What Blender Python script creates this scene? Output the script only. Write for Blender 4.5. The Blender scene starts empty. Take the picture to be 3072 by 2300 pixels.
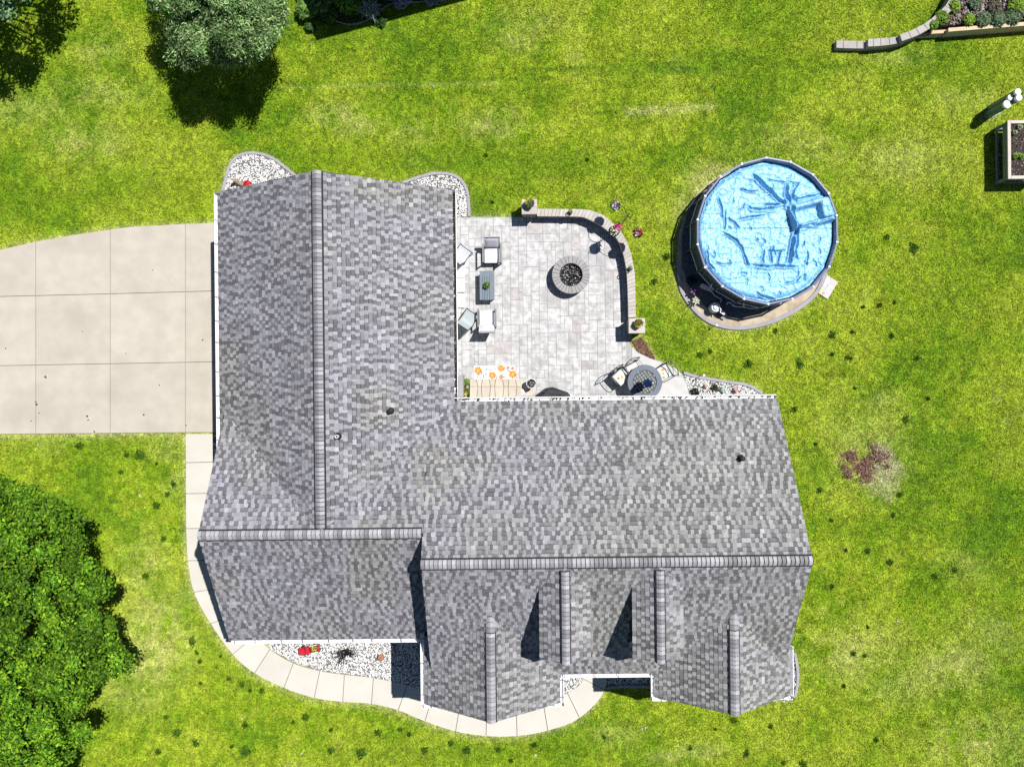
import bpy, math, random
import numpy as np
from mathutils import Vector, Matrix

S = bpy.context.scene
COL = S.collection
rnd = random.Random(11)
RG = np.random.default_rng(7)
rad = math.radians

# ------------------------------------------------------------------ camera, sky, sun, exposure
FOC, ALT, ROLL = 2200.0, 25.0, rad(0.6)
cam = bpy.data.cameras.new('camera'); cam_o = bpy.data.objects.new('camera', cam); COL.objects.link(cam_o)
cam.sensor_width = 36.0; cam.lens = 36.0 * FOC / 3072.0; cam.clip_end = 2000.0
cam_o.location = (0, 0, ALT); cam_o.rotation_euler = (0, 0, -ROLL)
S.camera = cam_o
SUN = Vector((0.45, 0.325, 1.0)).normalized()
w = bpy.data.worlds.new('World'); S.world = w; w.use_nodes = True
nt = w.node_tree; bg = nt.nodes['Background']
sky = nt.nodes.new('ShaderNodeTexSky'); sky.sky_type = 'NISHITA'; sky.sun_disc = False
sky.sun_elevation = math.asin(SUN.z); sky.sun_rotation = math.atan2(SUN.x, SUN.y)
sky.altitude = 200; sky.air_density = 1.0; sky.dust_density = 0.2; sky.ozone_density = 2.5
nt.links.new(sky.outputs[0], bg.inputs[0]); bg.inputs[1].default_value = 0.05
sl = bpy.data.lights.new('sun', 'SUN'); sl.energy = 5.0; sl.angle = rad(0.5); sl.color = (1.0, 0.965, 0.91)
so = bpy.data.objects.new('sun', sl); COL.objects.link(so); so.location = SUN * 60
so.rotation_euler = SUN.to_track_quat('Z', 'Y').to_euler()
S.view_settings.view_transform = 'Standard'; S.view_settings.look = 'None'
S.view_settings.exposure = 0.62; S.view_settings.gamma = 1.0; S.view_settings.use_curve_mapping = False
S.render.engine = 'CYCLES'; S.cycles.use_denoising = False; S.cycles.max_bounces = 6
S.cycles.diffuse_bounces = 3; S.cycles.transparent_max_bounces = 6

# ------------------------------------------------------------------ helpers
CR, SR = math.cos(ROLL), math.sin(ROLL)
def P(px, py, h=0.0):
    """place seen at photo pixel (px, py), for a point h metres above the lawn"""
    u = (px - 1536.0) / FOC; v = (1150.0 - py) / FOC
    return Vector(((u * CR + v * SR) * (ALT - h), (-u * SR + v * CR) * (ALT - h), h))
def PX(pts, h=0.0): return [tuple(P(a, b, h)[:2]) for a, b in pts]

def tag(o, label=None, cat=None, group=None, kind=None):
    if label: o['label'] = label
    if cat: o['category'] = cat
    if group: o['group'] = group
    if kind: o['kind'] = kind
    return o
def empty(name, loc, rz=0.0, label=None, cat=None, group=None, kind=None):
    o = bpy.data.objects.new(name, None); COL.objects.link(o)
    o.location = loc; o.rotation_euler = (0, 0, rz); o.empty_display_size = 0.2
    return tag(o, label, cat, group, kind)
def root_loc(o):
    while o.parent: o = o.parent
    return Vector(o.location) if o.type == 'EMPTY' else Vector((0, 0, 0))

class MB:
    def __init__(s): s.v = []; s.f = []; s.t = []; s.cur = None
    def add(s, vs, fs):
        b = len(s.v); s.v += [tuple(q) for q in vs]
        for f in fs: s.f.append([b + i for i in f]); s.t.append(s.cur)
        return s
    def tint(s, c): s.cur = c; return s
    def box(s, c, d, rz=0.0, M=None):
        hx, hy, hz = d[0] / 2, d[1] / 2, d[2] / 2
        vs = [Vector((x * hx, y * hy, z * hz)) for z in (-1, 1) for y in (-1, 1) for x in (-1, 1)]
        R = M if M else Matrix.Rotation(rz, 3, 'Z')
        vs = [R @ q + Vector(c) for q in vs]
        return s.add(vs, [(0, 2, 3, 1), (4, 5, 7, 6), (0, 1, 5, 4), (2, 6, 7, 3), (0, 4, 6, 2), (1, 3, 7, 5)])
    def cbox(s, c, d, ch=0.02, rz=0.0, M=None):
        """box with chamfered top and side edges"""
        hx, hy, hz = d[0] / 2, d[1] / 2, d[2] / 2; R = M if M else Matrix.Rotation(rz, 3, 'Z')
        def ring(ix, iy, k, z):
            a, b = hx - ix, hy - iy
            return [(a - k, -b, z), (a, -b + k, z), (a, b - k, z), (a - k, b, z), (-a + k, b, z), (-a, b - k, z), (-a, -b + k, z), (-a + k, -b, z)]
        vs = ring(0, 0, ch, -hz) + ring(0, 0, ch, hz - ch) + ring(ch, ch, ch * .6, hz)
        vs = [R @ Vector(q) + Vector(c) for q in vs]
        fs = [tuple(range(7, -1, -1)), tuple(range(16, 24))]
        for r in (0, 8):
            for i in range(8): fs.append((r + i, r + (i + 1) % 8, r + 8 + (i + 1) % 8, r + 8 + i))
        return s.add(vs, fs)
    def prism(s, poly, z0, z1, inset=0.0):
        n = len(poly)
        area = sum(poly[i][0] * poly[(i + 1) % n][1] - poly[(i + 1) % n][0] * poly[i][1] for i in range(n))
        if area < 0: poly = poly[::-1]
        top = poly
        if inset:
            cx = sum(q[0] for q in poly) / n; cy = sum(q[1] for q in poly) / n
            top = []
            for q in poly:
                d = Vector((cx - q[0], cy - q[1])); L = d.length or 1
                top.append((q[0] + d.x / L * inset, q[1] + d.y / L * inset))
        vs = [(q[0], q[1], z0) for q in poly] + [(q[0], q[1], z1) for q in top]
        fs = [tuple(range(n - 1, -1, -1)), tuple(range(n, 2 * n))]
        fs += [(i, (i + 1) % n, n + (i + 1) % n, n + i) for i in range(n)]
        return s.add(vs, fs)
    def tube(s, path, r, n=8, cap=True, closed=False):
        path = [Vector(q) for q in path]; m = len(path)
        rs = r if isinstance(r, (list, tuple)) else [r] * m
        b = len(s.v); up = Vector((0.13, 0.31, 1)).normalized()
        for i, q in enumerate(path):
            if closed: t = path[(i + 1) % m] - path[i - 1]
            else: t = path[min(i + 1, m - 1)] - path[max(i - 1, 0)]
            t.normalize()
            a = up.cross(t)
            if a.length < 0.05: a = Vector((1, 0, 0)).cross(t)
            a.normalize(); c = t.cross(a)
            for k in range(n):
                an = 2 * math.pi * k / n
                s.v.append(tuple(q + (a * math.cos(an) + c * math.sin(an)) * rs[i]))
        for i in range(m if closed else m - 1):
            j = (i + 1) % m
            for k in range(n):
                s.f.append([b + i * n + k, b + i * n + (k + 1) % n, b + j * n + (k + 1) % n, b + j * n + k]); s.t.append(s.cur)
        if cap and not closed:
            s.f.append([b + k for k in range(n - 1, -1, -1)]); s.t.append(s.cur)
            s.f.append([b + (m - 1) * n + k for k in range(n)]); s.t.append(s.cur)
        return s
    def lathe(s, c, prof, n=20, a0=0.0, a1=2 * math.pi):
        """profile of (radius, z) turned about a vertical axis at c"""
        b = len(s.v); full = abs(a1 - a0 - 2 * math.pi) < 1e-6
        m = n if full else n + 1
        for r, z in prof:
            for k in range(m):
                a = a0 + (a1 - a0) * k / n
                s.v.append((c[0] + r * math.cos(a), c[1] + r * math.sin(a), c[2] + z))
        for i in range(len(prof) - 1):
            for k in range(n):
                k2 = (k + 1) % m
                s.f.append([b + i * m + k, b + i * m + k2, b + (i + 1) * m + k2, b + (i + 1) * m + k]); s.t.append(s.cur)
        return s
    def wedge_ring(s, c, r0, r1, a0, a1, z0, z1, n=3, ch=0.012):
        """a block of a round coping"""
        vs = []; 
        for zz, k in ((z0, 0), (z1 - ch, 0), (z1, ch)):
            for i in range(n + 1):
                aa = a0 + (a1 - a0) * i / n
                if i == 0: aa += k / r1
                if i == n: aa -= k / r1
                for rr in (r0 + k, r1 - k): vs.append((c[0] + rr * math.cos(aa), c[1] + rr * math.sin(aa), zz))
        L = 2 * (n + 1); fs = []
        for lev in (0, 1):
            o = lev * L
            for i in range(n):
                fs.append((o + 2 * i + 1, o + 2 * i + 3, o + L + 2 * i + 3, o + L + 2 * i + 1))
                fs.append((o + 2 * i + 2, o + 2 * i, o + L + 2 * i, o + L + 2 * i + 2))
            fs.append((o, o + 1, o + L + 1, o + L)); fs.append((o + 2 * n + 1, o + 2 * n, o + L + 2 * n, o + L + 2 * n + 1))
        for i in range(n): fs.append((2 * L + 2 * i, 2 * L + 2 * i + 1, 2 * L + 2 * i + 3, 2 * L + 2 * i + 2))
        return s.add(vs, fs)
    def build(s, name, mat, parent=None, smooth=False, world=False):
        v = s.v
        if world and parent is not None:
            o = root_loc(parent); v = [(q[0] - o.x, q[1] - o.y, q[2] - o.z) for q in v]
        me = bpy.data.meshes.new(name); me.from_pydata(v, [], s.f)
        if any(t is not None for t in s.t):
            at = me.attributes.new('tint', 'FLOAT_COLOR', 'FACE')
            at.data.foreach_set('color', np.array([(t[0], t[1], t[2], 1.0) if t is not None else (.5, .5, .5, 1) for t in s.t], dtype=np.float32).ravel())
        me.materials.append(mat)
        if smooth: me.shade_smooth()
        me.validate(); me.update()
        ob = bpy.data.objects.new(name, me); COL.objects.link(ob)
        if parent is not None: ob.parent = parent
        return ob

def np_obj(name, V, Fc, mat, tint=None, parent=None, smooth=False, world=False):
    V = np.asarray(V, dtype=np.float32); Fc = np.asarray(Fc, dtype=np.int32)
    if world and parent is not None: V = V - np.array(root_loc(parent), dtype=np.float32)
    me = bpy.data.meshes.new(name); n, k = Fc.shape
    me.vertices.add(len(V)); me.vertices.foreach_set('co', V.ravel())
    me.loops.add(n * k); me.loops.foreach_set('vertex_index', Fc.ravel())
    me.polygons.add(n); me.polygons.foreach_set('loop_start', np.arange(0, n * k, k, dtype=np.int32))
    me.update(calc_edges=True)
    if tint is not None:
        at = me.attributes.new('tint', 'FLOAT_COLOR', 'FACE')
        c = np.ones((n, 4), np.float32); c[:, :3] = tint
        at.data.foreach_set('color', c.ravel())
    me.materials.append(mat)
    if smooth: me.shade_smooth()
    ob = bpy.data.objects.new(name, me); COL.objects.link(ob)
    if parent is not None: ob.parent = parent
    return ob

def clip_poly_rect(poly, x0, x1, y0, y1):
    def clip(pts, f, inter):
        out = []
        for i in range(len(pts)):
            a, b = pts[i - 1], pts[i]
            fa, fb = f(a), f(b)
            if fb >= 0:
                if fa < 0: out.append(inter(a, b, fa, fb))
                out.append(b)
            elif fa >= 0: out.append(inter(a, b, fa, fb))
        return out
    it = lambda a, b, fa, fb: (a[0] + (b[0] - a[0]) * fa / (fa - fb), a[1] + (b[1] - a[1]) * fa / (fa - fb))
    for f in (lambda p: p[0] - x0, lambda p: x1 - p[0], lambda p: p[1] - y0, lambda p: y1 - p[1]):
        if not poly: return []
        poly = clip(poly, f, it)
    return poly
def in_poly(poly, x, y):
    x = np.asarray(x); y = np.asarray(y); r = np.zeros(x.shape, bool); n = len(poly)
    for i in range(n):
        x1, y1 = poly[i]; x2, y2 = poly[(i + 1) % n]
        if y1 == y2: continue
        c = ((y1 > y) != (y2 > y)) & (x < (x2 - x1) * (y - y1) / (y2 - y1) + x1); r ^= c
    return r
def smooth_path(pts, k=6, closed=False):
    pts = [Vector(q) for q in pts]; n = len(pts); out = []
    for i in range(n if closed else n - 1):
        if closed: a, b, c, d = pts[i - 1], pts[i], pts[(i + 1) % n], pts[(i + 2) % n]
        else: a, b, c, d = pts[max(i - 1, 0)], pts[i], pts[i + 1], pts[min(i + 2, n - 1)]
        for j in range(k):
            t = j / k
            out.append(0.5 * ((2 * b) + (c - a) * t + (2 * a - 5 * b + 4 * c - d) * t * t + (3 * b - a - 3 * c + d) * t ** 3))
    if not closed: out.append(pts[-1])
    return out
_NT = {}
def vnoise(x, y, sc, seed):
    """smooth value noise, feature size sc metres, 0..1"""
    if seed not in _NT: _NT[seed] = np.random.default_rng(seed).random((256, 256))
    T = _NT[seed]
    u = np.asarray(x) / sc + 1000.5; v = np.asarray(y) / sc + 1000.5
    i = np.floor(u).astype(int); j = np.floor(v).astype(int); fu = u - i; fv = v - j
    fu = fu * fu * (3 - 2 * fu); fv = fv * fv * (3 - 2 * fv)
    g = lambda a, b: T[a % 256, b % 256]
    return (g(i, j) * (1 - fu) + g(i + 1, j) * fu) * (1 - fv) + (g(i, j + 1) * (1 - fu) + g(i + 1, j + 1) * fu) * fv
def fbm(x, y, sc, seed, oct=4, gain=.55):
    a, t, s = 1.0, 0.0, 0.0
    for o in range(oct):
        t = t + a * vnoise(x, y, sc / 2 ** o, seed + o); s += a; a *= gain
    return t / s

# ------------------------------------------------------------------ materials
def pm(name, c, c2=None, sc=8.0, rough=.8, bump=0.0, bsc=None, spec=.3, metal=0.0, attr=False, rand=0.0, coords='Object', detail=5.0, bias=.5, width=.25, coat=0.0, trans=0.0, c3=None, sc3=1.2, gain=.76):
    c = tuple(q * gain for q in c); c2 = tuple(q * gain for q in c2) if c2 else None; c3 = tuple(q * gain for q in c3) if c3 else None
    m = bpy.data.materials.new(name); m.use_nodes = True; t = m.node_tree; b = t.nodes['Principled BSDF']
    N = t.nodes.new; L = t.links.new
    b.inputs['Roughness'].default_value = rough; b.inputs['Metallic'].default_value = metal
    b.inputs['Specular IOR Level'].default_value = spec; b.inputs['Coat Weight'].default_value = coat
    tc = N('ShaderNodeTexCoord')
    if coords == 'World':
        geo = N('ShaderNodeNewGeometry'); vec = geo.outputs['Position']
    else: vec = tc.outputs['Object']
    out = None
    if c2 is not None:
        nz = N('ShaderNodeTexNoise'); nz.inputs['Scale'].default_value = sc; nz.inputs['Detail'].default_value = detail; L(vec, nz.inputs['Vector'])
        rp = N('ShaderNodeValToRGB'); rp.color_ramp.elements[0].position = bias - width; rp.color_ramp.elements[1].position = bias + width
        rp.color_ramp.elements[0].color = (*c, 1); rp.color_ramp.elements[1].color = (*c2, 1)
        L(nz.outputs[0], rp.inputs[0]); out = rp.outputs[0]
        if c3 is not None:
            n3 = N('ShaderNodeTexNoise'); n3.inputs['Scale'].default_value = sc3; n3.inputs['Detail'].default_value = 3; L(vec, n3.inputs['Vector'])
            mr = N('ShaderNodeMapRange'); mr.inputs[1].default_value = .5; mr.inputs[2].default_value = .72; L(n3.outputs[0], mr.inputs[0])
            mx = N('ShaderNodeMix'); mx.data_type = 'RGBA'; L(mr.outputs[0], mx.inputs[0]); L(out, mx.inputs[6]); mx.inputs[7].default_value = (*c3, 1); out = mx.outputs[2]
    if attr:
        at = N('ShaderNodeAttribute'); at.attribute_name = 'tint'
        if out is not None:
            mx = N('ShaderNodeMix'); mx.data_type = 'RGBA'; mx.blend_type = 'MULTIPLY'; mx.inputs[0].default_value = 1.0
            L(at.outputs['Color'], mx.inputs[6]); L(out, mx.inputs[7]); out = mx.outputs[2]
        else:
            sc_ = N('ShaderNodeVectorMath'); sc_.operation = 'SCALE'; L(at.outputs['Color'], sc_.inputs[0]); sc_.inputs['Scale'].default_value = gain; out = sc_.outputs[0]
    if rand:
        oi = N('ShaderNodeObjectInfo'); mr = N('ShaderNodeMapRange'); mr.inputs[3].default_value = 1 - rand; mr.inputs[4].default_value = 1 + rand
        L(oi.outputs['Random'], mr.inputs[0]); mx = N('ShaderNodeVectorMath'); mx.operation = 'SCALE'
        if out is None: mx.inputs[0].default_value = c
        else: L(out, mx.inputs[0])
        L(mr.outputs[0], mx.inputs['Scale']); out = mx.outputs[0]
    if out is None: b.inputs['Base Color'].default_value = (*c, 1)
    else: L(out, b.inputs['Base Color'])
    if bump:
        nb = N('ShaderNodeTexNoise'); nb.inputs['Scale'].default_value = bsc or sc * 3; nb.inputs['Detail'].default_value = 6; L(vec, nb.inputs['Vector'])
        bp = N('ShaderNodeBump'); bp.inputs['Strength'].default_value = min(1, bump); bp.inputs['Distance'].default_value = .02
        L(nb.outputs[0], bp.inputs['Height']); L(bp.outputs[0], b.inputs['Normal'])
    if trans:
        tr = N('ShaderNodeBsdfTranslucent'); ms = N('ShaderNodeMixShader'); ms.inputs[0].default_value = trans
        if out is None: tr.inputs[0].default_value = (*c, 1)
        else: L(out, tr.inputs[0])
        L(b.outputs[0], ms.inputs[1]); L(tr.outputs[0], ms.inputs[2]); L(ms.outputs[0], t.nodes['Material Output'].inputs['Surface'])
    return m
W3 = (1, 1, 1)
M = dict(
    lawn=pm('lawn_soil', (.75, .75, .75), (1.1, 1.1, 1.1), sc=9, attr=True, gain=1, coords='World', bump=.6, bsc=30, rough=.95, spec=.1),
    blade=pm('grass_blade', W3, attr=True, rough=.7, spec=.15, trans=.3, gain=1),
    drive=pm('driveway_concrete', (.45, .41, .352), (.53, .485, .42), sc=2.2, coords='World', bump=.15, bsc=60, rough=.9, rand=.035, c3=(.43, .39, .335), sc3=.7, detail=9),
    walk=pm('walk_concrete', (.55, .525, .47), (.61, .585, .53), sc=1.5, coords='World', bump=.12, bsc=60, rough=.9, rand=.03),
    joint=pm('joint_fill', (.24, .225, .20), (.32, .30, .265), sc=12, coords='World'),
    patio=pm('patio_base', (.32, .32, .325), (.44, .44, .445), sc=9, coords='World', rough=.85),
    stone=pm('stamped_stone', (.34, .34, .343), (.60, .60, .60), sc=5.5, coords='World', bump=.8, bsc=14, rough=.8, rand=.07, bias=.45, width=.18, detail=10, c3=(.36, .36, .365), sc3=1.1),
    plain=pm('patio_plain', (.47, .47, .47), (.59, .585, .58), sc=3, coords='World', bump=.3, bsc=20, rough=.85, rand=.04),
    stone_pink=pm('stamped_stone_rose', (.36, .33, .33), (.54, .51, .508), sc=4.5, coords='World', bump=.7, bsc=14, rough=.8, rand=.06, width=.2),
    shingle=pm('shingle', (.72, .72, .72), (1.25, 1.25, 1.25), sc=26, attr=True, coords='World', rough=.92, spec=.15, bump=.25, bsc=90),
    cap=pm('ridge_cap_shingle', (.25, .25, .268), (.36, .36, .385), sc=14, rand=.36, rough=.92, spec=.15, bump=.2, bsc=80),
    asphalt=pm('roof_underlay', (.022, .022, .026), (.035, .035, .04), sc=20, rough=.95),
    white=pm('white_metal', (.92, .92, .93), (.98, .98, .99), sc=3, rough=.45, spec=.4),
    trim=pm('white_trim', (.74, .74, .74), (.80, .80, .80), sc=2, rough=.6),
    hanger=pm('gutter_strap', (.16, .16, .17), rough=.5),
    siding=pm('grey_siding', (.40, .42, .44), (.46, .48, .50), sc=2, rough=.7),
    glass=pm('window_glass', (.03, .045, .06), rough=.08, spec=.8),
    black=pm('black_rubber', (.012, .012, .013), (.022, .022, .024), sc=20, rough=.6),
    pvc=pm('white_pipe', (.75, .75, .75), rough=.4),
    gravel=pm('white_gravel', W3, attr=True, rough=.85, spec=.2),
    soil=pm('dark_soil', (.028, .022, .018), (.07, .055, .045), sc=14, coords='World', bump=.6, rough=.95),
    gbase=pm('gravel_base', (.10, .10, .10), (.22, .215, .21), sc=25, coords='World', bump=.5, rough=.95),
    edging=pm('edging_concrete', (.30, .29, .315), (.38, .37, .40), sc=4, coords='World', rough=.85, bump=.2, bsc=40),
    graycap=pm('grey_cap_stone', (.36, .335, .32), (.45, .425, .405), sc=7, coords='World', rough=.85, rand=.07, bump=.3, bsc=30),
    rim=pm('table_rim', (.085, .11, .155), (.11, .14, .19), sc=6, rough=.5, spec=.4),
    kerb=pm('white_kerb', (.74, .73, .71), (.80, .79, .77), sc=4, coords='World', rough=.85),
    coping=pm('coping_stone', (.44, .405, .37), (.53, .495, .46), sc=7, coords='World', rough=.85, rand=.09, bump=.3, bsc=30),
    block=pm('wall_block', (.17, .165, .16), (.30, .285, .27), sc=6, coords='World', rough=.9, rand=.15, bump=.6, bsc=20),
    pitcap=pm('fire_pit_stone', (.30, .29, .29), (.36, .35, .35), sc=8, coords='World', rough=.85, rand=.05, bump=.3, bsc=30),
    lava=pm('lava_glass', W3, attr=True, rough=.25, spec=.6),
    cushion=pm('white_cushion', (.66, .655, .72), (.72, .71, .77), sc=5, rough=.9, bump=.15, bsc=12),
    dark=pm('dark_metal', (.012, .013, .017), (.02, .021, .026), sc=9, rough=.4, spec=.5),
    slate=pm('slate_paint', (.125, .165, .21), (.16, .205, .25), sc=6, rough=.5, spec=.4, rand=.08),
    sling=pm('grey_sling', (.38, .43, .45), (.44, .49, .51), sc=9, rough=.8, bump=.1),
    slingl=pm('pale_sling', (.50, .52, .58), (.56, .58, .64), sc=9, rough=.8, bump=.1),
    sand=pm('sandstone', (.50, .44, .36), (.60, .535, .445), sc=5, coords='World', rough=.85, rand=.06, bump=.3, bsc=25),
    leaf=pm('leaf', W3, attr=True, rough=.7, spec=.12, trans=.22, gain=1),
    petal=pm('petal', W3, attr=True, rough=.7, spec=.2, trans=.15),
    bark=pm('bark', (.10, .075, .055), (.17, .14, .11), sc=9, rough=.95, bump=.8, bsc=25),
    poolblue=pm('pool_rail', (.19, .23, .40), (.25, .29, .46), sc=4, rough=.4, spec=.5),
    liner=pm('pool_liner', (.11, .14, .16), (.15, .185, .205), sc=5, rough=.45, spec=.4),
    hose=pm('grey_hose', (.78, .78, .84), rough=.5),
    cover=None,
    pad=pm('pool_pad_sand', (.42, .34, .24), (.58, .50, .38), sc=4, coords='World', rough=.95, bump=.5, bsc=30, c3=(.34, .27, .19), sc3=2.2),
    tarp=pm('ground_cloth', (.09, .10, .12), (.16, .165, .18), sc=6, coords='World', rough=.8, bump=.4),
    green_pipe=pm('green_pipe', (.10, .20, .175), (.14, .25, .22), sc=4, rough=.45, spec=.4),
    timber=pm('pale_timber', (.56, .42, .27), (.68, .54, .37), sc=5, rough=.85, bump=.3, rand=.05),
    greywood=pm('grey_wood', (.20, .22, .22), (.28, .30, .30), sc=5, rough=.8, bump=.3, rand=.08),
    tanwood=pm('tan_wood', (.52, .47, .41), (.62, .57, .51), sc=5, rough=.8, bump=.2),
    mulch=pm('mulch', W3, attr=True, rough=.95, spec=.1),
    brown=pm('brown_mulch', (.15, .085, .055), (.24, .15, .10), sc=18, coords='World', rough=.95, bump=.8, bsc=40),
    umbrella=pm('blue_umbrella', (.02, .11, .46), (.04, .18, .62), sc=6, rough=.7),
    grill=pm('black_cover', (.012, .015, .02), (.022, .026, .034), sc=4, rough=.55, bump=.3, bsc=8),
    terracotta=pm('terracotta', (.40, .17, .09), (.48, .22, .13), sc=9, rough=.8),
    ceramic=pm('white_ceramic', (.72, .72, .70), rough=.3, spec=.5),
    red=pm('red_paint', (.48, .012, .025), (.58, .02, .04), sc=6, rough=.35, spec=.5),
    wood=pm('weathered_wood', (.24, .18, .12), (.38, .30, .22), sc=8, rough=.9, bump=.5),
    tint=pm('painted', W3, attr=True, rough=.7),
    shedroof=pm('shed_roof', (.10, .10, .11), (.16, .16, .17), sc=12, rough=.9),
    clover=None,
)
def leaves(n, cen, rad3, size, cols, aspect=1.6, up=.6, shell=.55, seed=1, zmin=None, loose=0.0):
    """n leaf faces spread through an ellipsoid; returns verts, quads, colours"""
    r = np.random.default_rng(seed)
    d = r.normal(size=(n, 3)); d /= np.linalg.norm(d, axis=1)[:, None]
    d[:, 2] = np.where(d[:, 2] < -.25, -d[:, 2], d[:, 2])
    k = shell + (1 - shell) * r.random(n) ** .5
    if loose: k = k * (1 + loose * np.abs(r.normal(size=n)))
    c = np.array(cen) + d * np.array(rad3) * k[:, None]
    if zmin is not None: c[:, 2] = np.maximum(c[:, 2], zmin)
    nrm = d * (1 - up) + np.array([0, 0, up]) + r.normal(size=(n, 3)) * .42
    nrm /= np.linalg.norm(nrm, axis=1)[:, None]
    a = np.cross(nrm, r.normal(size=(n, 3))); a /= np.linalg.norm(a, axis=1)[:, None]; b = np.cross(nrm, a)
    s = size * (.65 + .7 * r.random(n))[:, None]
    A = a * s * .5 * aspect; B = b * s * .5
    V = np.stack([c - A, c - B * .9 + nrm * s * .06, c + A, c + B * .9 + nrm * s * .06], 1).reshape(-1, 3)
    Fq = np.arange(4 * n).reshape(-1, 4)
    cols = np.array(cols); t = cols[r.integers(0, len(cols), n)] * (.75 + .5 * r.random(n))[:, None]
    return V, Fq, t
def merge(parts):
    Vs, Fs, Ts, o = [], [], [], 0
    for V, Fq, t in parts: Vs.append(V); Fs.append(Fq + o); Ts.append(t); o += len(V)
    return np.concatenate(Vs), np.concatenate(Fs), np.concatenate(Ts)
OCT_V = np.array([(1, 0, 0), (0, 1, 0), (-1, 0, 0), (0, -1, 0), (0, 0, 1), (0, 0, -1)], float)
OCT_F = np.array([(0, 1, 4), (1, 2, 4), (2, 3, 4), (3, 0, 4), (1, 0, 5), (2, 1, 5), (3, 2, 5), (0, 3, 5)])
def stones(x, y, z, size, cols, seed, flat=.6, stretch=1.5):
    r = np.random.default_rng(seed); n = len(x)
    s = size * (.6 + .8 * r.random(n)); an = r.random(n) * 6.283
    V = OCT_V[None] * np.stack([s * (1 + (stretch - 1) * r.random(n)), s, s * flat], 1)[:, None, :]
    V = V * (1 + .35 * (r.random(V.shape) - .5)) + (r.random((n, 1, 3)) - .5) * 0
    tl = r.normal(size=(n, 2)) * .35
    V[:, :, 2] += V[:, :, 0] * tl[:, :1] + V[:, :, 1] * tl[:, 1:]
    ca, sa = np.cos(an)[:, None], np.sin(an)[:, None]
    X = V[:, :, 0] * ca - V[:, :, 1] * sa + np.asarray(x)[:, None]; Y = V[:, :, 0] * sa + V[:, :, 1] * ca + np.asarray(y)[:, None]
    Z = V[:, :, 2] + np.asarray(z).reshape(-1, 1)
    VV = np.stack([X, Y, Z], 2).reshape(-1, 3)
    Fc = (OCT_F[None] + (np.arange(n) * 6)[:, None, None]).reshape(-1, 3)
    cols = np.array(cols); c = cols[r.integers(0, len(cols), n)] * (.8 + .4 * r.random(n))[:, None]
    return VV, Fc, np.repeat(c, 8, 0)
def scatter_in(poly, dens, seed):
    r = np.random.default_rng(seed); q = np.array(poly); lo, hi = q.min(0), q.max(0)
    n = int((hi[0] - lo[0]) * (hi[1] - lo[1]) * dens); x = lo[0] + r.random(n) * (hi[0] - lo[0]); y = lo[1] + r.random(n) * (hi[1] - lo[1])
    k = in_poly(poly, x, y); return x[k], y[k]
# ------------------------------------------------------------------ the setting: outlines
HARD = []          # outlines where no grass grows
# driveway slabs (rows x columns of photo points)
drv_x = [-330, -110, 110, 333, 558, 760]
def drv_row(k, x):
    rows = [[(-330, 800), (0, 750), (110, 725), (233, 703), (390, 681), (558, 672), (760, 664)],
            [(-330, 898), (0, 890), (333, 882), (760, 870)], [(-330, 1104), (0, 1097), (333, 1091), (760, 1083)],
            [(-330, 1305), (0, 1302), (558, 1297), (760, 1296)]]
    q = rows[k]; return float(np.interp(x, [a for a, _ in q], [b for _, b in q]))
drive_poly = PX([(x, drv_row(0, x)) for x in (-330, 0, 110, 233, 390, 558, 760)] + [(760, 1296), (558, 1297), (0, 1302), (-330, 1305)])
HARD.append(drive_poly)
# front walk: pairs of inner and outer edge points
walk_pairs = [((640, 1300), (559, 1300)), ((641, 1385), (560, 1387)), ((643, 1478), (560, 1480)), ((647, 1583), (561, 1584)), ((656, 1678), (566, 1680)),
    ((676, 1760), (584, 1774)), ((722, 1838), (634, 1868)), ((770, 1900), (700, 1960)), ((811, 1945), (765, 2016)), ((881, 1987), (853, 2060)), ((960, 2010), (944, 2090)),
    ((1034, 2021), (1029, 2102)), ((1121, 2031), (1115, 2108)), ((1222, 2052), (1195, 2127)), ((1300, 2078), (1275, 2160)), ((1382, 2098), (1367, 2190)), ((1461, 2106), (1458, 2204)),
    ((1548, 2105), (1551, 2204)), ((1628, 2096), (1643, 2188)), ((1702, 2076), (1738, 2150)), ((1750, 2034), (1814, 2066)), ((1758, 1960), (1816, 1960))]
outer = smooth_path([P(*o) for _, o in walk_pairs], 5); inner = smooth_path([P(*i) for i, _ in walk_pairs], 5)
walk_poly = [tuple(q[:2]) for q in outer] + [tuple(q[:2]) for q in inner[::-1]]
HARD.append(walk_poly)
# patio
wall_out = [(1611.5, 625.7), (1694.6, 626.7), (1752.5, 627.6), (1777.6, 632.5), (1810.5, 645), (1841.4, 672), (1866.5, 699), (1885.8, 737.7), (1897.4, 778.3), (1904.2, 817), (1907, 880), (1908, 951)]
wall_in = [(1611, 649), (1694, 649.5), (1742, 651), (1762, 656.6), (1797, 674), (1826, 695), (1849, 714.6), (1864.6, 747.4), (1874.2, 782), (1880, 820.8), (1883, 880), (1885, 953)]
HW = 0.48
wo = smooth_path([P(a, b, HW) for a, b in wall_out], 8); wi = smooth_path([P(a, b, HW) for a, b in wall_in], 8)
wmid = [((a + b) / 2) for a, b in zip(wo, wi)]
patio_poly = PX([(1300, 652), (1411, 652), (1600, 652)]) + [tuple(q[:2]) for q in wmid] + PX([(1893, 990), (1893, 1018), (1884, 1020), (1896, 1042), (1915, 1058), (1950, 1074), (2000, 1091), (2032, 1108), (2046, 1122), (2060, 1150), (2068, 1185), (2075, 1240), (1300, 1240)])
HARD.append(patio_poly)
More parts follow.
